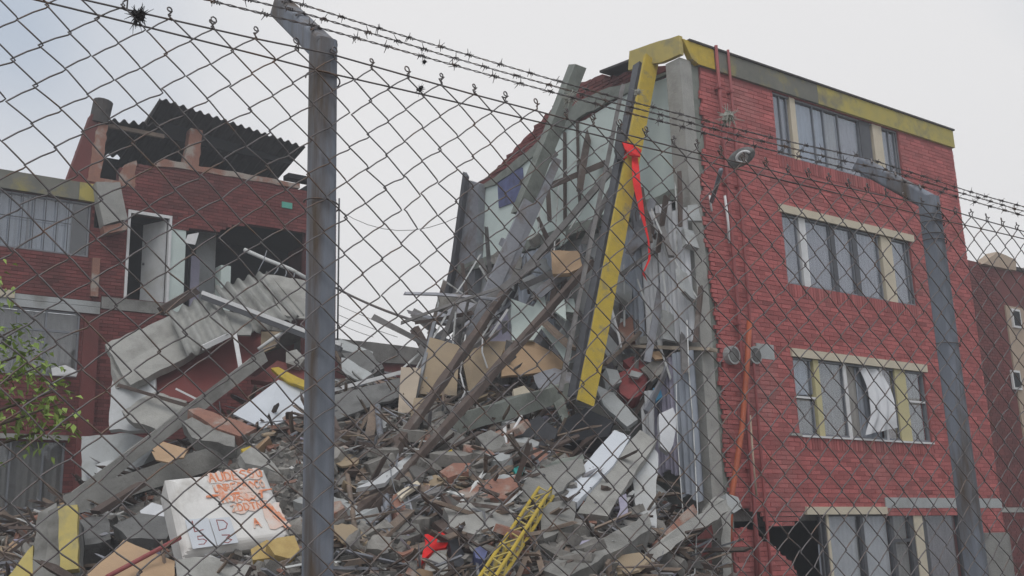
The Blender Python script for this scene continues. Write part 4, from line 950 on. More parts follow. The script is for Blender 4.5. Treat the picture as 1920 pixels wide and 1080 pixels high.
slab('dark_sheet', 'dark violet sheet metal triangle above the arched board', 'sheet', [(905, 640, 17.3), (950, 578, 17.6), (958, 640, 17.3)], .04, 'lilac', .02)
slab('beige_box', 'tan cardboard panel hanging under the torn top floor edge', 'board', [(1032, 470, 17.4), (1086, 470, 17.2), (1092, 500, 17.0), (1066, 512, 17.0), (1036, 514, 17.2)], .1, 'cardboard', .02)
beam('concrete_beam', 'broken concrete beam with pale flakes lying left of the foot of the yellow beam', 'beam', (838, 800, 15.2), (1056, 734, 15.9), .30, .28, 'concrete_green', jag=.02)
slab('plaster_scrap', 'pale green plaster flake stuck on the broken concrete beam', 'scrap', [(950, 772, 15.25), (990, 752, 15.4), (1012, 748, 15.45), (1004, 766, 15.35), (952, 784, 15.2)], .04, 'plaster_green', .02)
slab('plaster_scrap', 'cream plaster flake on top of the broken concrete beam', 'scrap', [(962, 730, 15.6), (985, 722, 15.7), (996, 738, 15.6), (965, 748, 15.5)], .08, 'cream', .03)
beam('steel_strip', 'bright white strip slanting right of the near fence post', 'strip', (622, 732, 16.0), (752, 698, 16.2), .05, .06, 'frame_white')
beam('steel_strip', 'short pale strip under the large brown board', 'strip', (770, 772, 15.6), (852, 768, 15.5), .04, .05, 'pvc')
slab('grey_sheet', 'flat dull grey sheet right of the fence post below the low wall', 'sheet', [(620, 640, 18.0), (640, 636, 18.1), (700, 660, 17.8), (696, 668, 17.7), (625, 652, 17.8)], .05, 'plaster_grey', .01)
slab('grey_sheet', 'pale grey triangular sheet above the bright white strip', 'sheet', [(640, 670, 17.0), (652, 672, 17.0), (700, 702, 16.6), (676, 714, 16.5), (642, 700, 16.8)], .05, 'plaster_grey', .02)
slab('brown_slab', 'brownish broken slab below the low boundary wall', 'slab', [(640, 662, 17.6), (690, 655, 17.6), (720, 690, 17.1), (700, 700, 17.0), (655, 682, 17.3)], .12, 'concrete_dark', .03)
slab('dark_sheet', 'dark grey panel under the bright white strip', 'sheet', [(620, 742, 15.9), (752, 708, 16.1), (760, 742, 15.8), (700, 760, 15.6), (622, 790, 15.5)], .05, 'concrete_dark', .02)
pole('standing_pipe', 'upright rusty pipe just right of the near fence post', 'pipe', [(642, 838, 14.0), (653, 900, 13.6), (668, 1012, 12.7)], .035, 'wood')
pole('standing_pipe', 'upright grey pipe left of the dark timbers', 'pipe', [(708, 762, 15.0), (718, 870, 14.0), (730, 1004, 12.9)], .05, 'galv')
beam('plank', 'upright grey brown plank left of the upright grey pipe', 'plank', (704, 762, 15.3), (676, 905, 14.2), .14, .05, 'wood', (0, -1, 0), jag=.008)
beam('plank', 'second plank leaning over the dark hollow near the fence post', 'plank', (692, 775, 15.2), (662, 830, 14.8), .05, .05, 'wood', (0, -1, 0))
slab('plaster_scrap', 'long pale plaster splinter beside the upright grey pipe', 'scrap', [(668, 915, 13.4), (716, 890, 13.6), (770, 850, 14.2), (774, 860, 14.1), (722, 905, 13.4)], .06, 'plaster_white', .02)
slab('plaster_scrap', 'cream splintered board right of the upright grey pipe', 'scrap', [(744, 925, 13.2), (782, 900, 13.5), (788, 908, 13.4), (752, 935, 13.1)], .05, 'cream', .02)
slab('shade_slab', 'black slab standing in for the shaded hollow below the foot of the yellow beam', 'shade', [(1042, 802, 15.2), (1098, 764, 15.6), (1152, 790, 15.4), (1140, 818, 15.1), (1060, 830, 15.0)], .3, 'black_plastic', .02)  # solid black slab stands in for the shade of the void
slab('shade_slab', 'second black slab standing in for shade, left of the sunken hollow', 'appliance', [(972, 800, 15.3), (1012, 778, 15.5), (1046, 806, 15.2), (1030, 836, 15.0), (984, 836, 15.0)], .3, 'black_plastic', .03)  # black slab again, colouring in shade beside the hollow
slab('folded_sheet', 'curled grey sheet above the second black shade slab', 'sheet', [(1030, 716, 15.9), (1052, 730, 15.8), (1066, 780, 15.4), (1056, 792, 15.3), (1036, 750, 15.6)], .04, 'concrete_green', .02)
slab('folded_sheet', 'dark grey sheet curled under the arched brown board', 'sheet', [(1000, 704, 16.4), (1040, 690, 16.4), (1078, 700, 16.2), (1060, 730, 15.9), (1010, 728, 16.1)], .05, 'sheet_metal', .03)
slab('concrete_lump', 'rounded pale grey lump under the broken concrete beam', 'chunk', [(892, 818, 14.8), (920, 806, 14.9), (946, 820, 14.8), (944, 846, 14.6), (905, 848, 14.6)], .3, 'concrete', .03)
slab('concrete_lump', 'brownish block with brick inside, right of the rounded lump', 'chunk', [(948, 830, 14.7), (980, 832, 14.7), (1028, 850, 14.6), (1022, 872, 14.4), (962, 856, 14.5)], .3, 'brick_raw', .03)
pole('white_pipe', 'upright forked white plastic pipe in the middle of the heap', 'pipe', [(950, 866, 14.0), (948, 830, 14.2), (946, 800, 14.3)], .028, 'frame_white')
pole('white_pipe', 'slanted white pipe branch beside the forked pipe', 'pipe', [(956, 818, 14.2), (966, 800, 14.3), (978, 780, 14.4)], .02, 'frame_white')
slab('floor_slab', 'tilted layered grey floor slab below the black shade slab', 'slab', [(962, 945, 13.6), (1000, 880, 14.2), (1092, 860, 14.5), (1098, 884, 14.3), (1030, 935, 13.7)], .22, 'concrete', .03)
slab('floor_slab', 'thin upper layer of the tilted grey floor slab', 'slab', [(1000, 878, 14.15), (1092, 850, 14.45), (1096, 860, 14.4), (1012, 894, 14.0)], .10, 'concrete_green', .03)
slab('floor_slab', 'broad pale concrete slab with rubble on top at the front of the heap', 'slab', [(832, 952, 12.9), (866, 942, 13.1), (940, 944, 13.2), (968, 962, 13.0), (960, 990, 12.8), (890, 1002, 12.6), (842, 986, 12.7)], .4, 'concrete_pale', .03)
slab('floor_slab', 'grey slab piece right of the yellow lattice mast', 'slab', [(1006, 960, 13.0), (1030, 942, 13.2), (1078, 940, 13.2), (1074, 985, 12.8), (1020, 1010, 12.6)], .35, 'concrete', .04)
slab('pink_rubble', 'pinkish plaster slab fragment left of the teal scrap', 'slab', [(846, 930, 13.6), (900, 902, 13.9), (966, 892, 14.0), (972, 912, 13.8), (950, 935, 13.5)], .12, 'brick_raw', .03)
slab('plaster_scrap', 'thin white plaster strip on the pinkish slab', 'scrap', [(904, 908, 13.4), (962, 910, 13.4), (958, 914, 13.35), (915, 914, 13.35)], .03, 'plaster_white', .01)
slab('brick_lump', 'rust red lump of bricks below the yellow scrap', 'brickwork', [(824, 884, 14.0), (850, 868, 14.1), (882, 868, 14.1), (878, 884, 13.9), (840, 896, 13.8)], .2, 'brick_raw', .03)
slab('brick_lump', 'dark red brick lump beside the upright grey pipe', 'brickwork', [(736, 930, 13.1), (748, 922, 13.2), (764, 962, 12.9), (752, 978, 12.7)], .2, 'brick_raw', .03)
slab('yellow_scrap', 'small yellow painted scrap in the middle of the heap', 'scrap', [(824, 866, 14.0), (834, 848, 14.1), (848, 842, 14.2), (846, 854, 14.1)], .03, 'yellow_paint', .01)
slab('yellow_scrap', 'yellow painted corner piece above the wrapped white block', 'scrap', [(452, 842, 14.6), (470, 836, 14.7), (470, 848, 14.6), (462, 856, 14.5)], .04, 'yellow_paint', .01)
slab('concrete_lump', 'curved grey slab behind the yellow painted corner piece', 'chunk', [(450, 852, 14.5), (470, 838, 14.7), (500, 852, 14.7), (528, 890, 14.3), (500, 876, 14.3), (460, 868, 14.4)], .15, 'concrete_pale', .02)
slab('teal_scrap', 'small teal cloth scrap in the middle of the heap', 'scrap', [(962, 878, 13.9), (972, 874, 13.95), (984, 876, 13.95), (980, 888, 13.85), (968, 890, 13.8)], .05, 'teal', .015)
# pale panels spilling down beside the torn side
slab('plaster_board', 'pale blue white wall panel leaning at the foot of the torn side', 'wall panel', [(1048, 932, 14.0), (1098, 868, 14.6), (1152, 806, 15.2), (1182, 818, 15.1), (1150, 872, 14.5), (1082, 942, 13.8)], .10, 'paper', .01)
slab('plaster_board', 'broad cream plaster panel leaning next to the pale blue one', 'wall panel', [(1082, 962, 13.6), (1110, 915, 14.0), (1160, 850, 14.6), (1200, 806, 15.1), (1232, 826, 15.0), (1180, 900, 14.2), (1140, 968, 13.5)], .16, 'concrete_pale', .015)
slab('plaster_board', 'upright greenish white panel in front of the hanging white cloth', 'wall panel', [(1186, 880, 14.3), (1218, 830, 14.7), (1234, 850, 14.6), (1228, 1012, 13.4), (1198, 1005, 13.5), (1190, 940, 13.9)], .12, 'plaster_white', .02)
slab('plaster_board', 'pale grey board above the leaning cream panel', 'wall panel', [(1116, 720, 16.0), (1150, 736, 15.9), (1196, 786, 15.4), (1176, 800, 15.3), (1132, 760, 15.7)], .08, 'plaster_grey', .01)
slab('edge_beam', 'long broken concrete edge beam climbing towards the corner column', 'beam', [(1010, 1066, 12.4), (1180, 984, 13.2), (1215, 960, 13.5), (1222, 985, 13.3), (1190, 1012, 13.0), (1060, 1085, 12.2)], .35, 'concrete', .02)
slab('edge_beam', 'grey floor edge with bare bricks at the foot of the orange pipe', 'beam', [(1205, 1040, 13.2), (1290, 975, 13.8), (1362, 936, 14.4), (1366, 958, 14.3), (1280, 1012, 13.6), (1212, 1064, 13.0)], .4, 'concrete_pale', .02)
slab('brick_course', 'slanting course of bare bricks on the grey floor edge', 'brickwork', [(1222, 1020, 13.2), (1300, 945, 13.9), (1308, 960, 13.9), (1300, 980, 13.7), (1226, 1036, 13.05)], .2, 'brick_raw', .015)
slab('concrete_lump', 'pale chunk on the floor edge beside the corner column', 'chunk', [(1316, 960, 13.9), (1342, 930, 14.2), (1362, 938, 14.2), (1344, 962, 14.0)], .2, 'concrete_pale', .02)
slab('corner_block', 'pale concrete block at the foot of the torn brick corner', 'block', [(1352, 935, 14.5), (1372, 955, 14.5), (1372, 1090, 14.2), (1356, 1090, 14.2)], .3, 'concrete_pale', .02)
slab('corner_block', 'cracked grey block where the orange pipe ends', 'block', [(1362, 925, 14.6), (1384, 932, 14.65), (1392, 952, 14.6), (1376, 962, 14.5), (1360, 950, 14.5)], .25, 'plaster_grey', .02)
slab('lower_wall', 'dark red ground floor wall under the grey floor edge', 'wall', [(1262, 1030, 14.6), (1362, 966, 15.2), (1366, 1100, 15.0), (1255, 1100, 14.5)], .15, 'brick_dark', .01, m=None)
beam('plank', 'pale ledge board jutting from the torn second floor', 'plank', (1188, 650, 16.2), (1338, 656, 15.3), .22, .05, 'board_light', jag=.008)
slab('grey_slab', 'grey slab above the pale ledge board', 'slab', [(1196, 628, 16.4), (1300, 632, 15.8), (1332, 648, 15.5), (1200, 644, 16.2)], .12, 'concrete', .02)
beam('plank', 'brown plank leaning across the end of the pale ledge board', 'plank', (1202, 622, 16.0), (1134, 684, 16.0), .10, .06, 'wood', jag=.008)
slab('red_bag', 'crumpled dark red bag in the torn second storey', 'bag', [(1160, 700, 16.1), (1192, 690, 16.1), (1216, 704, 16.0), (1206, 735, 15.9), (1178, 748, 15.8), (1162, 736, 15.9)], .3, 'red_bag', .04)
slab('red_bag', 'small red bundle above the crumpled dark red bag', 'bag', [(1168, 676, 16.3), (1186, 668, 16.3), (1212, 680, 16.2), (1210, 694, 16.1), (1182, 690, 16.2)], .2, 'red_bag', .03)
slab('grey_cloth', 'pale grey cloth lying over the red bag', 'cloth', [(1184, 694, 15.9), (1206, 700, 15.9), (1198, 708, 15.85), (1180, 704, 15.85)], .06, 'plaster_grey', .02)
slab('blue_cloth', 'bright blue crumpled cloth right of the red bag', 'cloth', [(1224, 728, 15.8), (1238, 724, 15.8), (1242, 744, 15.7), (1230, 752, 15.7)], .1, 'blue_cloth', .03)
slab('orange_cloth', 'orange tan cloth under the pale ledge board', 'cloth', [(1216, 660, 15.9), (1240, 658, 15.8), (1246, 672, 15.8), (1228, 674, 15.8)], .08, 'cardboard', .02)
slab('mattress', 'grey mattress end crushed below the red bag', 'mattress', [(1136, 690, 16.0), (1158, 694, 16.0), (1166, 716, 15.9), (1144, 724, 15.8)], .2, 'plaster_grey', .02)
for k, (x, y, wv, hh, lab) in enumerate(((1166, 950, 24, 50, 'lilac cloth tangled between the cream and greenish panels'), (1100, 1020, 36, 18, 'lilac cloth lying at the foot of the cream panel'), (1218, 800, 26, 34, 'beige cloth knot above the greenish white panel'))):
    p0 = OH(x, y); d0 = p0.y - .5
    slab('cloth', lab, 'cloth', [(x - wv / 2, y + hh / 2, d0), (x - wv / 4, y - hh / 3, d0 + .1), (x + wv / 3, y - hh / 2, d0 + .1), (x + wv / 2, y + hh / 4, d0)], .12, 'lilac' if k < 2 else 'cream', .06)
slab('white_bag', 'white cloth bundle hanging beside the tall lavender curtain', 'cloth', [(1236, 776, 15.2), (1262, 764, 15.2), (1268, 800, 15.1), (1254, 850, 15.0), (1238, 836, 15.0)], .12, 'curtain_white', .03)
# brick rubble balanced at the torn floor edge
slab('brick_lump', 'stack of loose bricks left of the pale ledge board', 'brickwork', [(1156, 610, 16.5), (1186, 590, 16.5), (1190, 640, 16.3), (1166, 640, 16.4)], .25, 'brick_raw', .02)
slab('grey_sheet', 'dark triangular sheet behind the lower part of the yellow beam', 'sheet', [(1150, 560, 16.8), (1192, 590, 16.6), (1186, 600, 16.5), (1148, 590, 16.7)], .04, 'concrete_dark', .01)
slab('grey_sheet', 'bent aluminium frame hanging right of the yellow beam', 'sheet', [(1178, 462, 16.2), (1240, 410, 15.9), (1244, 424, 15.85), (1184, 476, 16.15)], .05, 'sheet_metal', .01)
beam('timber', 'grey wooden rail hanging right of the yellow beam', 'timber', (1164, 516, 16.1), (1238, 462, 15.9), .06, .07, 'wood_grey', jag=.008)
pole('loose_cable', 'white bent cord beside the lower yellow beam', 'cord', [(1146, 576, 16.2), (1154, 606, 16.1), (1162, 636, 16.0), (1164, 652, 15.9)], .022, 'frame_white', 6)
for k, pts in enumerate(([(873, 628, 16.7), (868, 660, 16.6), (863, 700, 16.3)], [(905, 634, 16.6), (904, 660, 16.5), (914, 690, 16.3)], [(863, 700, 16.1), (872, 735, 15.9), (860, 760, 15.7)])):
    pole('loose_cable', ['white cord dangling right of the large brown board', 'white cord bowed over the leaning brown board', 'white forked cord below the large brown board'][k], 'cord', pts, .016, 'frame_white', 5)
beam('steel_strip', 'thin bright metal rod leaning over the dark violet triangle', 'strip', (952, 580, 16.7), (918, 632, 16.5), .03, .03, 'frame_white')
pole('hanging_cable', 'long pale cable hanging down in front of the lavender curtain', 'cable', [(1288, 600, 14.9), (1292, 700, 14.85), (1300, 800, 14.8), (1304, 880, 14.7), (1308, 960, 14.4), (1302, 1085, 14.0)], .010, 'pvc', 5)
pole('hanging_cable', 'second pale cable left of the long one', 'cable', [(1268, 720, 15.1), (1270, 820, 15.0), (1278, 930, 14.6), (1284, 1000, 14.3)], .008, 'pvc', 5)
# yellow fallen roof band, with a dark strip for its shaded recess
yb = thing('fallen_roof_band', 'long yellow roof band hanging down over the torn side, dark on its left', 'beam', (0, 0, 0))
b = MB(); beam_mb(b, W(1221, 110, 15.9), W(1098, 756, 14.6), .29, .05, (0.45, -1, -.1), jag=.006); b.build('yellow_face', 'yellow_paint', yb)
b = MB(); beam_mb(b, W(1196, 120, 16.02), W(1072, 745, 14.75), .16, .06, (-.9, -.5, 0), jag=.006); b.build('recess_shade', 'frame_dark', yb)
b = MB(); beam_mb(b, W(1168, 160, 16.1), W(1050, 735, 14.85), .06, .10, (0, -1, 0), jag=.006); b.build('band_edge', 'wood_grey', yb)
b = MB(); beam_mb(b, W(1206, 118, 15.98), W(1083, 752, 14.68), .05, .10, (0, -1, 0), jag=.006); b.build('band_edge', 'sheet_metal', yb)
# orange conduit and grey boxes on the torn corner
pole('orange_conduit', 'bright orange conduit running down beside the torn brick corner', 'pipe', [RB(*(lambda q: (q[0], -.18, q[1]))(fr(x, y))) for x, y in ((1388, 605), (1384, 680), (1374, 800), (1362, 880), (1352, 940), (1346, 1090))], .043, 'pipe_orange')
pole('thin_conduit', 'thin red brown conduit slanting right of the orange one', 'pipe', [RB(*(lambda q: (q[0], -.12, q[1]))(fr(x, y))) for x, y in ((1388, 700), (1392, 820), (1402, 940), (1406, 1080))], .028, 'pipe_red', 6)
pole('thin_conduit', 'faded pinkish conduit nearest the bricks right of the orange one', 'pipe', [RB(*(lambda q: (q[0], -.10, q[1]))(fr(x, y))) for x, y in ((1396, 780), (1403, 880), (1408, 930))], .022, 'beige', 6)
pole('thin_conduit', 'white conduit piece high on the torn brick corner', 'pipe', [RB(*(lambda q: (q[0], -.10, q[1]))(fr(x, y))) for x, y in ((1350, 370), (1356, 420), (1358, 458))], .022, 'frame_white', 6)
pole('thin_conduit', 'short white conduit piece beside the street lamp arm', 'pipe', [RB(*(lambda q: (q[0], -.06, q[1]))(fr(x, y))) for x, y in ((1325, 368), (1329, 398))], .018, 'frame_white', 6)
for k, (x, lab) in enumerate(((1367, 'grey round cable box left of the orange conduit'), (1408, 'grey round cable box right of the orange conduit'))):
    s_, z_ = fr(x, 667); bx_ = thing('cable_box', lab, 'box', RB(s_, -.07, z_), TH)
    b = MB(); b.tube([(0, .07, 0), (0, -.03, 0)], .15, 16); b.build('rim', 'plaster_grey', bx_); b = MB(); b.tube([(0, -.031, 0), (0, -.04, 0)], .115, 16); b.build('opening', 'concrete_dark', bx_)
# red ribbons and cloths
def ribbon(name, label, pts, w0, mat, parent=None):
    P = [W(*p) for p in pts]; Q = []
    for i in range(len(P) - 1):
        for k in range(5): Q.append(P[i].lerp(P[i + 1], k / 5))
    Q.append(P[-1]); b = MB()
    def f(off):
        def g(u, v):
            x = u * (len(Q) - 1); i = min(int(x), len(Q) - 2); c = Q[i].lerp(Q[i + 1], x - i)
            ww = w0 * (.75 + .35 * math.sin(u * 9)); a = u * 5
            return c + Vector((math.cos(a * .35), .5 * math.sin(a), .1 * math.sin(a * 2))) * (v - .5) * ww + Vector((0, off, 0))
        return g
    b.grid(f(0), 40, 2); b.grid(f(.006), 40, 2)
    return tag(b.build(name, mat, smooth=True), label, 'ribbon')
ribbon('ribbon', 'long red ribbon end trailing down right of the yellow beam', [(1190, 292, 15.4), (1194, 345, 15.2), (1204, 400, 15.1), (1216, 450, 15.0), (1218, 485, 15.0), (1206, 512, 15.0), (1214, 528, 15.0)], .13, 'red_cloth')
slab('ribbon', 'bright red bow end pointing right on the yellow beam', 'ribbon', [(1166, 264, 15.35), (1178, 266, 15.35), (1203, 281, 15.25), (1200, 293, 15.25), (1180, 290, 15.3), (1172, 280, 15.3)], .04, 'red_cloth', .008)
slab('ribbon', 'small red knot left of the red bow', 'ribbon', [(1158, 282, 15.4), (1172, 279, 15.4), (1176, 294, 15.35), (1163, 300, 15.35)], .08, 'red_cloth', .01)
slab('black_strap', 'black strap tied at the top of the dark band side', 'strap', [(1157, 238, 15.5), (1166, 236, 15.5), (1172, 262, 15.4), (1168, 300, 15.3), (1158, 298, 15.3), (1152, 276, 15.4)], .1, 'black_plastic', .02)
slab('red_cloth', 'bright red cloth lying at the front of the heap', 'cloth', [(790, 1052, 11.9), (796, 1002, 12.3), (815, 1000, 12.35), (838, 994, 12.4), (843, 1010, 12.25), (836, 1026, 12.1), (815, 1030, 12.05)], .06, 'red_cloth', .03)
slab('black_bag', 'black plastic bag right of the bright red cloth', 'bag', [(842, 1014, 12.2), (856, 1008, 12.3), (872, 1040, 12.1), (874, 1070, 11.8), (852, 1060, 11.9)], .2, 'black_plastic', .03)
slab('light_blue_lid', 'pale blue plastic lid above the bright red cloth', 'lid', [(832, 984, 12.5), (842, 980, 12.5), (852, 986, 12.45), (850, 994, 12.4), (836, 992, 12.4)], .06, 'curtain_blue', .01)
slab('concrete_lump', 'light grey pointed concrete lump under the bright red cloth', 'chunk', [(790, 1090, 11.5), (800, 1050, 11.8), (822, 1032, 12.0), (846, 1050, 11.8), (858, 1090, 11.5)], .4, 'concrete_pale', .03)
slab('concrete_lump', 'blunt grey stone above the bright red cloth', 'chunk', [(732, 990, 12.6), (750, 978, 12.7), (785, 982, 12.7), (790, 1000, 12.5), (760, 1012, 12.4), (736, 1008, 12.4)], .35, 'concrete', .03)
slab('patterned_ball', 'blue and white patterned bundle right of the black bag', 'bundle', [(888, 1030, 12.0), (900, 1024, 12.05), (914, 1034, 12.0), (908, 1050, 11.85), (892, 1046, 11.9)], .15, 'blue_print', .03)
# yellow lattice mast
lm = thing('lattice_mast', 'yellow lattice mast section lying at the bottom centre of the heap', 'mast', (0, 0, 0))
PA, PB = W(1024, 922, dheap(1024, 922) - .5), W(902, 1112, dheap(905, 1076) - 1.1)
d = (PB - PA).normalized(); sd = d.cross(Vector((0, 0, 1))).normalized(); up = sd.cross(d).normalized()
off = [sd * .085 - up * .06, -sd * .085 - up * .06, -sd * .085 + up * .06, sd * .085 + up * .06]
for o_ in off: part('chord', 'yellow_paint', lm, lambda b: b.tube([PA + o_, PB + o_], .021, 7))
n = 16
for f_, (i, j) in enumerate(((0, 1), (1, 2), (2, 3), (3, 0))):
    for k in range(n):
        a = PA.lerp(PB, k / n) + off[i if k % 2 else j]; c = PA.lerp(PB, (k + 1) / n) + off[j if k % 2 else i]
        part('lacing', 'yellow_pale', lm, lambda b: b.tube([a, c], .011, 5))
# street lamp on the torn corner
q0 = RB(.75, -.05, fr(1318, 378)[1]); sl_ = thing('street_lamp', 'grey oval street lamp head on a short arm at the torn corner', 'lamp', q0, 0)
H0 = W(1392, 294, 14.3) - q0; E0 = W(1352, 318, 14.6) - q0
part('arm', 'galv', sl_, lambda b: b.tube([Vector((0, 0, 0)), E0 * .5 + Vector((0, 0, -.02)), E0], .035, 8), True)
hx = (H0 - E0).normalized(); hs = hx.cross(Vector((0.2, 1, .35))).normalized(); hu = hs.cross(hx)
def ell(b, L, Wd, D, n1=18, n2=8, lo=-1.0):
    def g(u, v):
        a = u * 2 * math.pi; c = math.pi * (v - .5)
        return H0 + hx * (L * math.cos(a) * math.cos(c) - .02) + hs * (Wd * math.sin(a) * math.cos(c)) + hu * (D * math.sin(c))
    b.grid(g, n1, n2)
part('lamp_housing', 'concrete_dark', sl_, lambda b: ell(b, .235, .135, .09), True)
HF = H0 + (hu if (hu.dot(EYEV - q0 - H0) > 0) else -hu) * .085
def ring(b):
    n_ = 20; P_ = [HF + hx * (.11 * math.cos(2 * math.pi * k / n_) + .05) + hs * .075 * math.sin(2 * math.pi * k / n_) for k in range(n_ - 4)]
    b.tube(P_, .022, 6)
part('lens_ring', 'frame_white', sl_, ring, True)
part('lens', 'curtain_grey', sl_, lambda b: b.tube([HF + hx * .05 - hu * .004, HF + hx * .05 + hu * .004], .07, 14))

# ------------------------------------------------------------------ loose rubble: countable chunks, then the uncountable rest
def chunk_mesh(mat, sd, k):
    r = random.Random(k * 17 + 3); bm = bmesh.new()
    for _ in range(16):
        v = Vector((r.uniform(-1, 1), r.uniform(-1, 1), r.uniform(-1, 1)))
        v = v / max(abs(v.x), abs(v.y), abs(v.z)) * r.uniform(.75, 1.0)
        bm.verts.new((v.x * sd[0], v.y * sd[1], v.z * sd[2]))
    bmesh.ops.convex_hull(bm, input=bm.verts)
    for v in [v for v in bm.verts if not v.link_faces]: bm.verts.remove(v)
    me = bpy.data.meshes.new('chunk'); bm.to_mesh(me); bm.free(); me.materials.append(MATS[mat]); return me
CH = {m: [chunk_mesh(m, (1, .75, .5), k + hash_) for k in range(7)] for hash_, m in enumerate(('rubble_grey', 'rubble_pale', 'rubble_dark', 'brick_raw'))}
def seenpx(P):
    x, y = pxof(P); return -40 < x < 1380 and 560 < y < 1100
LMK = [(560, 900, 'near fence post'), (430, 950, 'wrapped white block'), (128, 1005, 'yellow painted column stub'), (240, 1045, 'flattened cardboard sheet'), (815, 1020, 'bright red cloth'), (960, 1000, 'yellow lattice mast'),
       (900, 970, 'broad pale front slab'), (945, 835, 'forked white pipe'), (972, 882, 'teal scrap'), (720, 900, 'upright grey pipe'), (655, 930, 'upright rusty pipe'), (1095, 790, 'black sunken hollow'), (1130, 900, 'leaning cream panel'),
       (1210, 930, 'greenish white panel'), (1110, 1030, 'long edge beam'), (1290, 990, 'grey floor edge'), (835, 855, 'yellow scrap'), (330, 850, 'cardboard flaps'), (430, 800, 'strip of orange bricks'), (1050, 900, 'tilted floor slab')]
DESC = {'rubble_grey': ('concrete_chunk', 'mid grey concrete chunk'), 'rubble_pale': ('concrete_chunk', 'pale dusty concrete chunk'), 'rubble_dark': ('concrete_chunk', 'dark grey stone chunk'), 'brick_raw': ('brick_lump', 'dull red brick lump')}
cnt = 0; tries = 0; CHK = {}
while cnt < 170 and tries < 4000:
    tries += 1
    x = rnd.uniform(-10, 1350); y = rnd.uniform(760, 1085)
    if y < lerp_tab(x, SKYL) + 12: continue
    P = OH(x, y)
    s_ = (P - R0).dot(UU); t_ = (P - R0).dot(VV)
    if s_ > -.15 and t_ > -.3: continue
    m = rnd.choice(['rubble_grey'] * 4 + ['rubble_pale'] * 3 + ['rubble_dark'] * 2 + ['brick_raw'] * 2)
    sz = rnd.choice([.10, .12, .15, .18, .22, .28]) * rnd.uniform(.8, 1.15)
    o = obj(DESC[m][0], rnd.choice(CH[m]), None, (P.x, P.y, heap_z(P.x, P.y) + sz * .28))
    o.scale = (sz, sz * rnd.uniform(.6, 1), sz * rnd.uniform(.5, .95)); o.rotation_euler = (rnd.uniform(-.6, .6), rnd.uniform(-.6, .6), rnd.uniform(0, 6.28))
    lx, ly, ln = min(LMK, key=lambda q: (q[0] - x) ** 2 + 1.5 * (q[1] - y) ** 2)
    dx, dy = x - lx, y - ly
    rel = ('left of' if dx < 0 else 'right of') if abs(dx) > abs(dy) else ('above' if dy < 0 else 'below')
    CHK.setdefault((m, rel, ln), []).append((sz, o)); cnt += 1
def rag_slab(mat, k):
    r_ = random.Random(k + 40); n_ = r_.choice([5, 6, 7]); pts = []
    for i in range(n_):
        a = 2 * math.pi * (i + r_.uniform(-.25, .25)) / n_; q = r_.uniform(.7, 1.05); pts.append(Vector((q * math.cos(a), q * .7 * math.sin(a), -.5)))
    b = MB(); b.prism(ragged(pts, .07, .22), (r_.uniform(-.05, .05), 0, 1)); return b.mesh('slab', mat)
SLM = {m: [rag_slab(m, k) for k in range(5)] for m in ('rubble_grey', 'rubble_pale', 'plaster_grey', 'brick_raw', 'board')}
DESC.update({'s_rubble_grey': ('broken_slab', 'flat grey concrete slab piece'), 's_rubble_pale': ('broken_slab', 'flat pale concrete slab piece'), 's_plaster_grey': ('broken_slab', 'flat bluish grey plaster slab piece'), 's_brick_raw': ('brick_slab', 'flat piece of red brickwork'), 's_board': ('broken_board', 'flat brown board piece')})
cnt = 0
while cnt < 62:
    x = rnd.uniform(300, 1240); y = rnd.uniform(730, 1070)
    if y < lerp_tab(x, SKYL) + 10 or (280 < x < 590 and y > 830): continue
    P = OH(x, y); m = rnd.choice(['rubble_grey'] * 3 + ['rubble_pale'] * 2 + ['plaster_grey', 'brick_raw', 'board']); sz = rnd.uniform(.15, .36)
    o = obj(DESC['s_' + m][0], rnd.choice(SLM[m]), None, (P.x, P.y - .1, heap_z(P.x, P.y - .1) + .10 + sz * .12))
    o.scale = (sz, sz, rnd.uniform(.08, .2) if m != 'board' else .03); o.rotation_euler = (rnd.uniform(.1, .8), rnd.gauss(0, .35), rnd.uniform(-.9, .9))
    lx, ly, ln = min(LMK, key=lambda q: (q[0] - x) ** 2 + 1.5 * (q[1] - y) ** 2); dx, dy = x - lx, y - ly
    rel = ('left of' if dx < 0 else 'right of') if abs(dx) > abs(dy) else ('above' if dy < 0 else 'below')
    CHK.setdefault(('s_' + m, rel, ln), []).append((sz, o)); cnt += 1
# the tangle hanging against the torn side
LMT = [(1110, 560, 'hanging yellow beam'), (1015, 530, 'lavender striped curtain'), (955, 350, 'torn blue picture'), (820, 690, 'large brown board'), (865, 470, 'rear metal post'), (1000, 670, 'arched brown board'), (900, 590, 'crumpled metal sheet'), (1185, 690, 'red bags'), (1060, 490, 'tan cardboard panel'), (1070, 260, 'leaning concrete pillar'), (1240, 480, 'hanging pale curtains'), (1240, 650, 'pale ledge board'), (800, 625, 'timber stubs in the sky gap')]
DESC.update({'t_wood_grey': ('splintered_plank', 'splintered grey plank'), 't_wood_dark': ('splintered_plank', 'splintered dark brown plank'), 't_sheet_metal': ('metal_strip', 'bluish metal strip'), 't_pvc': ('plastic_rod', 'thin whitish rod'), 't_rubble_pale': ('slab_shard', 'grey concrete shard'), 't_plaster_grey': ('plaster_shard', 'pale plaster shard'), 't_plaster_green': ('plaster_shard', 'pale green plaster shard')})
POLY = [(850, 545), (900, 480), (985, 450), (1080, 440), (1110, 520), (1085, 640), (1060, 740), (960, 740), (840, 730), (790, 690), (820, 600)]
def inpoly(x, y):
    c = False; POLY = globals()['POLY']
    for (a, b_), (d, e_) in zip(POLY, POLY[1:] + POLY[:1]):
        if (b_ > y) != (e_ > y) and x < (d - a) * (y - b_) / (e_ - b_) + a: c = not c
    return c
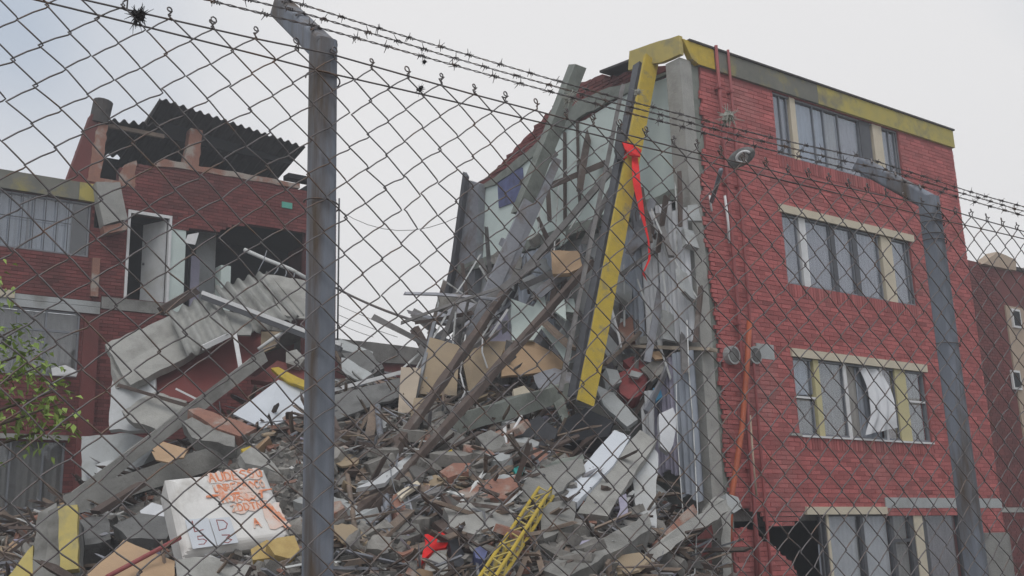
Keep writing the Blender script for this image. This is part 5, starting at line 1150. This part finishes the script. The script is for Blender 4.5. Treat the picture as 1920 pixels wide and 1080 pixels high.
POLYS = [POLY, [(990, 255), (1140, 205), (1148, 420), (1000, 470)], [(1165, 400), (1300, 365), (1318, 640), (1160, 640)], [(1150, 640), (1250, 660), (1250, 770), (1120, 760)], [(790, 640), (812, 590), (840, 545), (880, 560), (860, 640), (800, 660)]]
cnt = 0
while cnt < 150:
    POLY = POLYS[0 if cnt < 84 else 1 if cnt < 94 else 2 if cnt < 120 else 3 if cnt < 134 else 4]
    x = rnd.uniform(780, 1320); y = rnd.uniform(200, 770)
    if not inpoly(x, y): continue
    d = hitp(x, y, R0 + UU * .45, UU).y - rnd.uniform(.10, .65) if x > 860 else rnd.uniform(16.4, 17.4)
    if y > 640: d = min(d, dheap(x, y) - .1)
    m = rnd.choice(['wood_grey'] * 5 + ['wood_dark'] * 3 + ['sheet_metal'] * 5 + ['pvc'] * 2 + ['rubble_pale'] * 3 + ['plaster_grey'] * 2 + ['plaster_green']); P = W(x, y, d)
    an = rnd.choice([rnd.gauss(1.0, .22), rnd.gauss(1.0, .22), rnd.gauss(1.5, .2), rnd.gauss(2.4, .3), rnd.gauss(.5, .3)])
    if 94 <= cnt < 120: an = rnd.gauss(1.5, .22); m = rnd.choice(['pvc', 'pvc', 'sheet_metal', 'wood_grey', 'wood_dark', 'plaster_grey'])
    if 84 <= cnt < 94: m = rnd.choice(['wood_grey', 'wood_dark', 'pvc']); an = rnd.gauss(1.1, .3)
    v = Vector((math.cos(an) * .9, rnd.gauss(.1, .25), math.sin(an))).normalized(); b = MB()
    if m in ('rubble_pale', 'plaster_grey', 'plaster_green'):
        sz = rnd.uniform(.14, .34); sd = v.cross(Vector((rnd.gauss(0, .4), 1, rnd.gauss(0, .3)))).normalized()
        b.prism(ragged([P - v * sz - sd * sz * .5, P + v * sz * .8 - sd * sz * .6, P + v * sz + sd * sz * .3, P - v * sz * .6 + sd * sz * .7], .03, .12), v.cross(sd) * rnd.uniform(.04, .14))
    else:
        sz = rnd.uniform(.35, 1.0); wd_ = {'wood_grey': rnd.uniform(.05, .13), 'wood_dark': rnd.uniform(.05, .12), 'sheet_metal': rnd.uniform(.05, .2), 'pvc': .025}[m]
        beam_mb(b, P - v * sz, P + v * sz, wd_, min(.05, wd_ * .6), (rnd.gauss(0, .3), -1, rnd.gauss(0, .3)), jag=.008, bend=rnd.gauss(0, .05))
    o = b.build(DESC['t_' + m][0], m)
    lx, ly, ln = min(LMT, key=lambda q: (q[0] - x) ** 2 + (q[1] - y) ** 2); dx, dy = x - lx, y - ly
    rel = ('left of' if dx < 0 else 'right of') if abs(dx) > abs(dy) else ('above' if dy < 0 else 'below')
    CHK.setdefault(('t_' + m, rel, ln), []).append((sz, o)); cnt += 1
# more long timbers and poles lying across the heap
DESC.update({'l_wood': ('timber', 'long pale brown timber'), 'l_wood_dark': ('timber', 'long dark timber'), 'l_wood_grey': ('timber', 'long grey timber'), 'l_galv': ('metal_pipe', 'long grey pipe')})
for k in range(26):
    while True:
        x = rnd.uniform(600, 1120); y = rnd.uniform(780, 1050)
        if y > lerp_tab(x, SKYL) + 40: break
    an = rnd.gauss(.75, .25) if k % 4 else rnd.gauss(2.3, .4); L = rnd.uniform(60, 150)
    x2 = x + L * math.cos(an); y2 = y - L * math.sin(an)
    if y2 < lerp_tab(x2, SKYL) - 20: y2 = lerp_tab(x2, SKYL)
    A_ = W(x, y, dheap(x, y) - .15); B_ = W(x2, y2, dheap(x2, y2) - .3 if y2 > lerp_tab(x2, SKYL) + 8 else 16.6)
    if (A_ - B_).length > 4.5: B_ = A_.lerp(B_, 4.5 / (A_ - B_).length)
    m = rnd.choice(['wood', 'wood_dark', 'wood_dark', 'wood_grey', 'galv']); b = MB()
    if m == 'galv': b.tube([A_, B_], .03, 7)
    else: beam_mb(b, A_, B_, rnd.uniform(.07, .16), rnd.uniform(.04, .10), (rnd.gauss(0, .3), -.5, 1), jag=.01, bend=rnd.gauss(0, .04))
    o = b.build(DESC['l_' + m][0], m); mxx, myy = (x + x2) / 2, (y + y2) / 2
    lx, ly, ln = min(LMK, key=lambda q: (q[0] - mxx) ** 2 + 1.5 * (q[1] - myy) ** 2); dx, dy = mxx - lx, myy - ly
    rel = ('left of' if dx < 0 else 'right of') if abs(dx) > abs(dy) else ('above' if dy < 0 else 'below')
    CHK.setdefault(('l_' + m, rel, ln), []).append((L, o))
CHK2 = {}
ORD = ['largest', 'second largest', 'third largest', 'fourth largest', 'fifth largest', 'sixth largest', 'seventh largest', 'eighth largest', 'ninth largest', 'tenth largest']
for (m, rel, ln), L_ in CHK.items():
    L_.sort(key=lambda q: -q[0])
    for i, (_, o) in enumerate(L_):
        tag(o, (ORD[i] + ' ' if len(L_) > 1 else '') + DESC[m][1] + ' just ' + rel + ' the ' + ln, DESC[m][0].split('_')[-1], {'s_': 'flat slab pieces on the heap', 't_': 'splinters tangled against the torn side', 'l_': 'long timbers and pipes lying across the heap'}.get(m[:2], 'broken masonry chunks on the heap'))
def frags(name, label, mat, n, dims, lift, seed, tilt=.45):
    r = np.random.RandomState(seed); V = []; F = []; T = []
    base = np.array([(-1, -1, -1), (1, -1, -1), (1, 1, -1), (-1, 1, -1), (-1, -1, 1), (1, -1, 1), (1, 1, 1), (-1, 1, 1)], float)
    fq = [(0, 3, 2, 1), (4, 5, 6, 7), (0, 1, 5, 4), (1, 2, 6, 5), (2, 3, 7, 6), (3, 0, 4, 7)]
    k = 0
    while k < n:
        Y = 10.2 + 8.6 * r.rand() ** 1.25; X = (-.42 + .82 * r.rand()) * Y
        P = Vector((X, Y, 0)); s_ = (P - R0).dot(UU); t_ = (P - R0).dot(VV)
        if s_ > -.05 and t_ > -.25: continue
        z = heap_z(X, Y)
        if z < .12: continue
        qx, qy = pxof(Vector((X, Y, z)))
        if 270 < qx < 610 and 850 < qy < 1075 and dims[0][1] > .3: continue
        d = np.array([r.uniform(*q) for q in dims]) / 2 * r.uniform(.7, 1.3)
        q = base * (1 + r.uniform(-.28, .12, (8, 3))) * d
        e = r.uniform(-1, 1, 3) * np.array([tilt, tilt, 3.14])
        if r.rand() < .2: e[:2] *= 2.4
        Rm = np.array(Matrix.Rotation(e[2], 3, 'Z') @ Matrix.Rotation(e[0], 3, 'X') @ Matrix.Rotation(e[1], 3, 'Y'))
        q = q @ Rm.T + np.array([X, Y, z + lift * r.uniform(-.7, .8)])
        i = len(V); V += [tuple(p) for p in q]; F += [tuple(i + j for j in fqk) for fqk in fq]; T += [r.uniform(-.28, .22)] * 6
        k += 1
    me = bpy.data.meshes.new(name); me.from_pydata(V, [], F)
    at = me.attributes.new('tone', 'FLOAT', 'FACE'); at.data.foreach_set('value', T)
    me.materials.append(MATS[mat]); me.update(); o = obj(name, me)
    tag(o, label, 'rubble', kind='stuff'); return o
frags('concrete_rubble', 'small grey concrete fragments strewn over the heap', 'rubble_grey', 2600, ((.04, .26), (.04, .18), (.03, .12)), .05, 1)
frags('pale_rubble', 'small pale dusty concrete fragments strewn over the heap', 'rubble_pale', 1000, ((.04, .24), (.04, .18), (.03, .12)), .05, 12)
frags('dark_rubble', 'small dark stone and soot fragments between the concrete pieces', 'rubble_dark', 1600, ((.04, .30), (.04, .22), (.03, .12)), .05, 2)
frags('brick_rubble', 'small dull red brick fragments strewn over the heap', 'brick_raw', 1100, ((.06, .26), (.05, .14), (.04, .10)), .05, 3)
frags('crumbled_mortar', 'fine crumbled mortar and dust clods covering the heap', 'crumb', 13000, ((.02, .11), (.02, .09), (.02, .07)), .04, 21)
frags('grit', 'fine pale grit and plaster crumbs covering the heap', 'frag_pale', 3500, ((.012, .07), (.012, .05), (.01, .035)), .04, 22)
frags('plaster_rubble', 'small white plaster and plastic bits strewn over the heap', 'frag_pale', 600, ((.03, .22), (.02, .12), (.01, .04)), .08, 4)
frags('board_fragments', 'broken thin brown board pieces strewn over the heap', 'board', 120, ((.2, .6), (.10, .35), (.01, .03)), .08, 14)
frags('timber_splinters', 'timber splinters and laths strewn over the heap', 'wood', 1000, ((.25, 1.4), (.02, .07), (.015, .05)), .2, 5, .6)
frags('dark_splinters', 'dark broken battens strewn over the heap', 'wood_dark', 620, ((.3, 1.5), (.03, .08), (.02, .06)), .2, 16, .6)
frags('metal_scraps', 'grey metal strips and rods strewn over the heap', 'sheet_metal', 800, ((.25, 1.3), (.015, .05), (.01, .03)), .22, 6, .65)
frags('pale_laths', 'whitish laths and plastic strips strewn over the heap', 'pvc', 480, ((.2, 1.0), (.015, .05), (.01, .03)), .2, 8, .6)
frags('cloth_scraps', 'small faded cloth and paper scraps strewn over the heap', 'lilac', 160, ((.08, .3), (.06, .2), (.02, .06)), .1, 31)
frags('sacking_scraps', 'small tan cardboard and sacking scraps strewn over the heap', 'cardboard', 200, ((.08, .34), (.06, .22), (.01, .05)), .1, 32)
# bent reinforcing bars and loose wires springing out of the heap
for k in range(34):
    x = rnd.uniform(300, 1250); y = rnd.uniform(lerp_tab(x, SKYL) + 15, 1060)
    if 290 < x < 590 and y > 840: continue
    P = OH(x, y); a = rnd.uniform(0, 6.28); L = rnd.uniform(.5, 1.3); v = Vector((math.cos(a), math.sin(a) * .6, rnd.uniform(.2, 1))).normalized()
    pts = [P - v * .1]
    for q in range(7):
        v = (v + Vector((rnd.gauss(0, .22), rnd.gauss(0, .22), rnd.gauss(-.14, .2)))).normalized(); pts.append(pts[-1] + v * L / 7)
    b = MB(); b.tube(pts, rnd.choice([.007, .009, .012]), 5); o = b.build('bent_bar', rnd.choice(['wood_dark', 'frame_grey', 'pvc', 'wood']), smooth=True)
    CHK2.setdefault('bent_bar', []).append((x, y, L, o))

L_ = sorted(CHK2['bent_bar'], key=lambda q: q[0])
for i, (x, y, L, o) in enumerate(L_):
    ln = min(LMK, key=lambda q: (q[0] - x) ** 2 + 1.5 * (q[1] - y) ** 2)[2]
    CHK2.setdefault(ln, []).append((x, o))
for ln, q in CHK2.items():
    if ln == 'bent_bar': continue
    for i, (x, o) in enumerate(q): tag(o, ('thin bent bar springing from the rubble by the ' if len(q) == 1 else ['leftmost', 'second', 'third', 'fourth', 'fifth', 'sixth', 'seventh', 'eighth'][i] + ' thin bent bar from the left by the ') + ln, 'bar', 'bent bars springing from the heap')

# ------------------------------------------------------------------ tree at the left edge
tx, ty = -3.75, 8.3
tr = thing('tree', 'young green leafed tree reaching in at the left edge', 'tree', (tx, ty, 0))
part('trunk', 'bark', tr, lambda b: b.tube([(0, 0, 0), (.03, .02, 1.0), (.0, .05, 2.0), (.06, 0, 2.9), (.1, .05, 3.8)], [.09, .075, .06, .045, .02], 8), True)
LV = MB(); r = random.Random(21)
tips = []
for (bx_, by, bz) in ((1.2, -.1, 2.85), (1.1, .1, 2.98), (1.05, -.2, 3.15), (.85, .2, 3.35), (1.15, .3, 2.72), (.75, 0, 3.5), (-.9, .3, 3.4), (-.6, -.5, 3.9), (.3, .6, 4.0), (-.2, .4, 4.3)):
    s0_ = Vector((.03, 0, bz - .75)); e0_ = Vector((bx_, by, bz)); md = s0_.lerp(e0_, .55) + Vector((0, 0, .16))
    part('limb', 'bark', tr, lambda b: b.tube([s0_, s0_.lerp(md, .6) + Vector((0, 0, .05)), md, e0_], [.03, .022, .015, .005], 6), True)
    tips.append((md, e0_))
for md, e0_ in tips:
    for _ in range(80):
        f = r.random() ** .7; c = md.lerp(e0_, f) + Vector((r.gauss(0, .10), r.gauss(0, .12), r.gauss(0, .09)))
        L = r.uniform(.05, .11); wdt = L * .26
        d = Vector((r.gauss(.3, .6), r.gauss(0, .6), r.gauss(-.35, .4))).normalized(); sd = d.cross(Vector((r.gauss(0, .4), r.gauss(0, .4), 1))).normalized() * wdt
        m = c + d * L * .5 + Vector((0, 0, .008)); e2 = c + d * L - Vector((0, 0, .012))
        t = r.uniform(-.45, .5)
        LV.quad(tuple(c), tuple(m - sd), tuple(e2), tuple(m + sd), t)
lo_ = LV.build('crown', 'leaf', tr, recalc=False)

# ------------------------------------------------------------------ chain link fence close to the camera
FQ = Vector((-0.0986, 2.0, 0)); FD = Vector((.8688, .4952, 0)).normalized(); FN = Vector((-FD.y, FD.x, 0))
fz = math.atan2(FD.y, FD.x)
fence = thing('chain_link_fence', 'rusty chain link fence with grey posts and barbed wire close to the camera', 'fence', FQ, fz)
# local: x along, y away from the camera, z up
def rtube(b, p0, p1, a, rad, ref):
    p0, p1 = Vector(p0), Vector(p1); d = (p1 - p0).normalized(); ref = Vector(ref); sd = d.cross(ref).normalized(); up = sd.cross(d)
    prof = []
    for cx_, cy_, a0 in ((1, 1, 0), (-1, 1, 90), (-1, -1, 180), (1, -1, 270)):
        for k in range(5):
            an = math.radians(a0 + k * 22.5); prof.append((cx_ * (a - rad) + rad * math.cos(an), cy_ * (a - rad) + rad * math.sin(an)))
    m = len(prof); i = len(b.v)
    n_ = 1
    for p in (p0, p1):
        for x, y in prof: b.v.append(tuple(p + sd * x + up * y))
    for k in range(m): b.f.append((i + k, i + (k + 1) % m, i + m + (k + 1) % m, i + m + k)); b.t.append(0)
    b.f.append(tuple(i + k for k in range(m))[::-1]); b.t.append(0); b.f.append(tuple(i + m + k for k in range(m))); b.t.append(0)
AL = math.radians(42); ARM = 0.30; AH = .0262
arm_d = Vector((0, math.cos(AL), math.sin(AL)))
for x in (0.0, 2.239, 4.48):
    po = part('post', 'galv', fence, lambda b: rtube(b, (x, 0, 0), (x, 0, 3.0), AH, .012, (0, 1, 0)))
    part('arm', 'galv', po, lambda b: rtube(b, Vector((x, 0, 2.985)) - arm_d * .012, Vector((x, 0, 2.985)) + arm_d * ARM, AH * .985, .011, (0, -math.sin(AL), math.cos(AL))))
# woven wire: every zigzag wire is one part; four variants share their meshes
CW, CHh, ZT, ZB, WR = 0.0925, 0.0785, 2.9485, 0.22, 0.00165
LEAN = 0.05
def zig(par, sdk):
    r = random.Random(sdk); pts = []
    n_ = int((ZT - ZB) / (CHh / 2)); jx = [r.gauss(0, .0022) for _ in range(n_ + 2)]; jz = [r.gauss(0, .0018) for _ in range(n_ + 2)]
    for k in range(n_):
        side = 1 if (k + par) % 2 == 0 else -1
        z = ZT - k * CHh / 2 + jz[k]; x = side * (CW / 4 + .0012) + jx[k] + LEAN * (z - 2.9)
        yy = WR * 1.25 * side
        pts.append((x - side * .0050, -yy, z + .0045)); pts.append((x, 0, z)); pts.append((x - side * .0050, yy, z - .0045))
        # leg to the next knot, slightly bowed
        z2 = ZT - (k + 1) * CHh / 2 + jz[k + 1]; x2 = -side * (CW / 4 + .0012) + jx[k + 1] + LEAN * (z2 - 2.9)
        bow = .0022 * side
        pts.append(((x + x2) / 2 + bow * .3, yy * .9, (z + z2) / 2 + abs(bow) * (1 if side > 0 else .4)))
    x0, y0, z0 = pts[0]
    top = []; ta = r.uniform(.16, .32); tr_ = r.uniform(.004, .008)
    side = 1 if par == 0 else -1
    if par == 0:                           # curled, cut ends stand up along the top
        for k in range(11):
            a = -math.pi * .3 - k * math.pi * ta; rr = tr_
            top.append((x0 + .004 + rr * math.cos(a), -.004 + .0012 * k, z0 + .014 + rr * math.sin(a)))
        top.append((x0 + .012, .010, z0 - .004))
        top = top[::-1]
    b = MB(); b.tube(top + pts, WR, 5, cap=True)
    return b.mesh('wire', 'wire', smooth=True)
ZIG = [[zig(p, 10 * p + k) for k in range(9)] for p in (0, 1)]
j0 = -30; rw_ = random.Random(3)
for j in range(j0, 78):
    x = .1000 + CW / 2 * j - CW / 4
    o = obj('wire', rw_.choice(ZIG[j % 2]), fence, (x, -.036 + rw_.uniform(-.0004, .0004), rw_.uniform(-.001, .001)))
def strand(b, pts, r=.0013, tw=.0017, pitch=.055):
    P = [Vector(p) for p in pts]; L = sum((c - a).length for a, c in zip(P, P[1:])); n_ = int(L / .011)
    Q = []
    for a, c in zip(P, P[1:]):
        m_ = max(2, int((c - a).length / .011))
        for k in range(m_): Q.append(a.lerp(c, k / m_))
    Q.append(P[-1])
    for s_ in (0, math.pi):
        b.tube([q + Vector((0, math.cos(k * .011 / pitch * 6.283 + s_), math.sin(k * .011 / pitch * 6.283 + s_))) * tw for k, q in enumerate(Q)], r, 4)
def sagged(xs, y, z, sag, jit=.004):
    o = []
    for a, c in zip(xs, xs[1:]):
        for k in range(12): f = k / 12; o.append((a + (c - a) * f, y, z - sag * 4 * f * (1 - f) + rnd.uniform(-jit, jit) * .4))
    o.append((xs[-1], y, z)); return o
# tension wires threaded through the top
part('tension_wire', 'wire', fence, lambda b: b.tube(sagged((-2.2, 0, 2.239, 4.48), -.034, 2.957, .018), .0020, 5), True)
part('tension_wire', 'wire', fence, lambda b: b.tube(sagged((-2.2, 0, 2.239, 4.48), -.031, 2.915, -.006), .0020, 5), True)
for x in (0, 2.239):
    for z in ((2.905, 2.62) if x == 0 else (2.925, 2.90, 2.86, 2.84, 2.5)):
        part('tie_wire', 'wire', fence, lambda b: b.tube([(x + (AH + .004) * 1.1 * math.cos(a) * 1.15, (AH + .003) * 1.2 * math.sin(a), z + .012 * math.sin(a * .5)) for a in np.linspace(2.6, 6.9, 14)], .0018, 5), True)
# barbed wire
def barb_mesh(k):
    r_ = random.Random(k); b = MB()
    for q in range(2):
        b.tube([(x * .001 - .006 + q * .006 + .0022 * i, .0042 * math.cos(i * 1.6), .0042 * math.sin(i * 1.6)) for i, x in enumerate(range(6))], .0014, 4)
    for q in range(4):
        a = q * 1.57 + r_.uniform(-.5, .5); L = r_.uniform(.011, .018)
        b.tube([(-.004 + q * .003, 0, 0), (r_.uniform(-.008, .008), L * math.cos(a), L * math.sin(a))], [.0014, .0006], 4)
    return b.mesh('barb', 'wire')
BM = [barb_mesh(k) for k in range(5)]
for i, f_ in enumerate((.20, .55, .90)):
    base = Vector((0, 0, 2.985)) + arm_d * ARM * f_ + Vector((0, -math.sin(AL), math.cos(AL))) * (AH + .004)
    xs = (-2.24, 0.0, 2.239, 4.48); P = sagged(xs, base.y, base.z, .012 + .006 * i, .003)
    sw = part('barbed_wire', 'wire', fence, lambda b: strand(b, P))
    x = -1.4 + .03 * i
    while x < 3.6:
        lo = min(range(len(P)), key=lambda k: abs(P[k][0] - x)); k2 = min(lo + 1, len(P) - 1); k1 = k2 - 1
        f2 = (x - P[k1][0]) / max(1e-6, P[k2][0] - P[k1][0]); zz = P[k1][2] + (P[k2][2] - P[k1][2]) * f2
        o = obj('barb', rnd.choice(BM), sw, (x, base.y, zz)); o.rotation_euler = (rnd.uniform(0, 6.28), 0, 0); x += rnd.uniform(.075, .12)
    for xx in (0.0, 2.239): part('staple', 'wire', fence, lambda b: b.tube([Vector((xx - .028, base.y - .02, base.z - .022)), Vector((xx, base.y, base.z + .003)), Vector((xx + .028, base.y + .01, base.z - .03))], .003, 4))
# dry air plants caught in the wires
def tuft(label, x, y, d, rad, mat, n_=46, down=.2):
    c = W(x, y, d); r_ = random.Random(int(x)); b = MB()
    for _ in range(n_):
        v = Vector((r_.gauss(0, 1), r_.gauss(0, 1), r_.gauss(-down, 1))).normalized(); L = rad * r_.uniform(.5, 1.1)
        q = v + Vector((r_.gauss(0, .4), r_.gauss(0, .4), r_.gauss(-.2, .4)))
        b.tube([Vector((0, 0, 0)), v * L * .55, v * L * .7 + q * L * .3], [rad * .05, rad * .035, rad * .012], 4)
    for _ in range(6):
        b.tube([Vector((r_.gauss(0, .2), r_.gauss(0, .2), r_.gauss(0, .2))) * rad, Vector((r_.gauss(0, .2), r_.gauss(0, .2), r_.gauss(0, .2))) * rad], rad * .22, 6)
    o = b.build('air_plant', mat, center=False); o.location = c
    return tag(o, label, 'plant')
def fdist(x, y, off=0.0):                       # how far ahead the fence is at a pixel
    q_ = hitp(x, y, FQ + FN * off, FN); return q_.y
tuft('dark dry weed tuft on the fence top left of the near post', 258, 28, fdist(258, 28, -.035), .030, 'air_plant_dark', 60, .5)
tuft('small dark tuft caught on the fence top between the posts', 788, 168, fdist(788, 168, -.035), .016, 'air_plant_dark', 30)
tuft('pale spiky air plant on the barbed wire in front of the brick corner', 1366, 218, fdist(1366, 218, .10), .042, 'air_plant', 60)
tuft('pale thin air plant on the wire in front of the leaning pillar', 1068, 182, fdist(1068, 182, .10), .034, 'air_plant', 26)
tuft('tiny pale tuft on the wire in front of the yellow beam top', 1196, 172, fdist(1196, 172, .10), .022, 'air_plant', 26)
tuft('tiny dark tuft on the lowest barbed wire beside the near post', 795, 116, fdist(795, 116, .05), .012, 'air_plant_dark', 20)

# ------------------------------------------------------------------ thin dusty haze, added to lift the dark tones
b = MB(); b.box(-352, 352, -64, 645, -1.2, 12.5)
hz = b.build('haze', 'dark', center=False); hz['kind'] = 'stuff'
hm = bpy.data.materials.new('haze'); hm.use_nodes = True; hm.node_tree.nodes.clear()
ho = hm.node_tree.nodes.new('ShaderNodeOutputMaterial'); hv = hm.node_tree.nodes.new('ShaderNodeVolumePrincipled')
hv.inputs['Color'].default_value = (0.9, 0.92, 0.95, 1); hv.inputs['Density'].default_value = HAZE_DENSITY; hv.inputs['Anisotropy'].default_value = 0.2
hm.node_tree.links.new(hv.outputs[0], ho.inputs['Volume']); hz.data.materials.clear(); hz.data.materials.append(hm)
tag(hz, 'thin dusty haze added over the collapsed building to lift the dark tones', 'haze', kind='stuff')
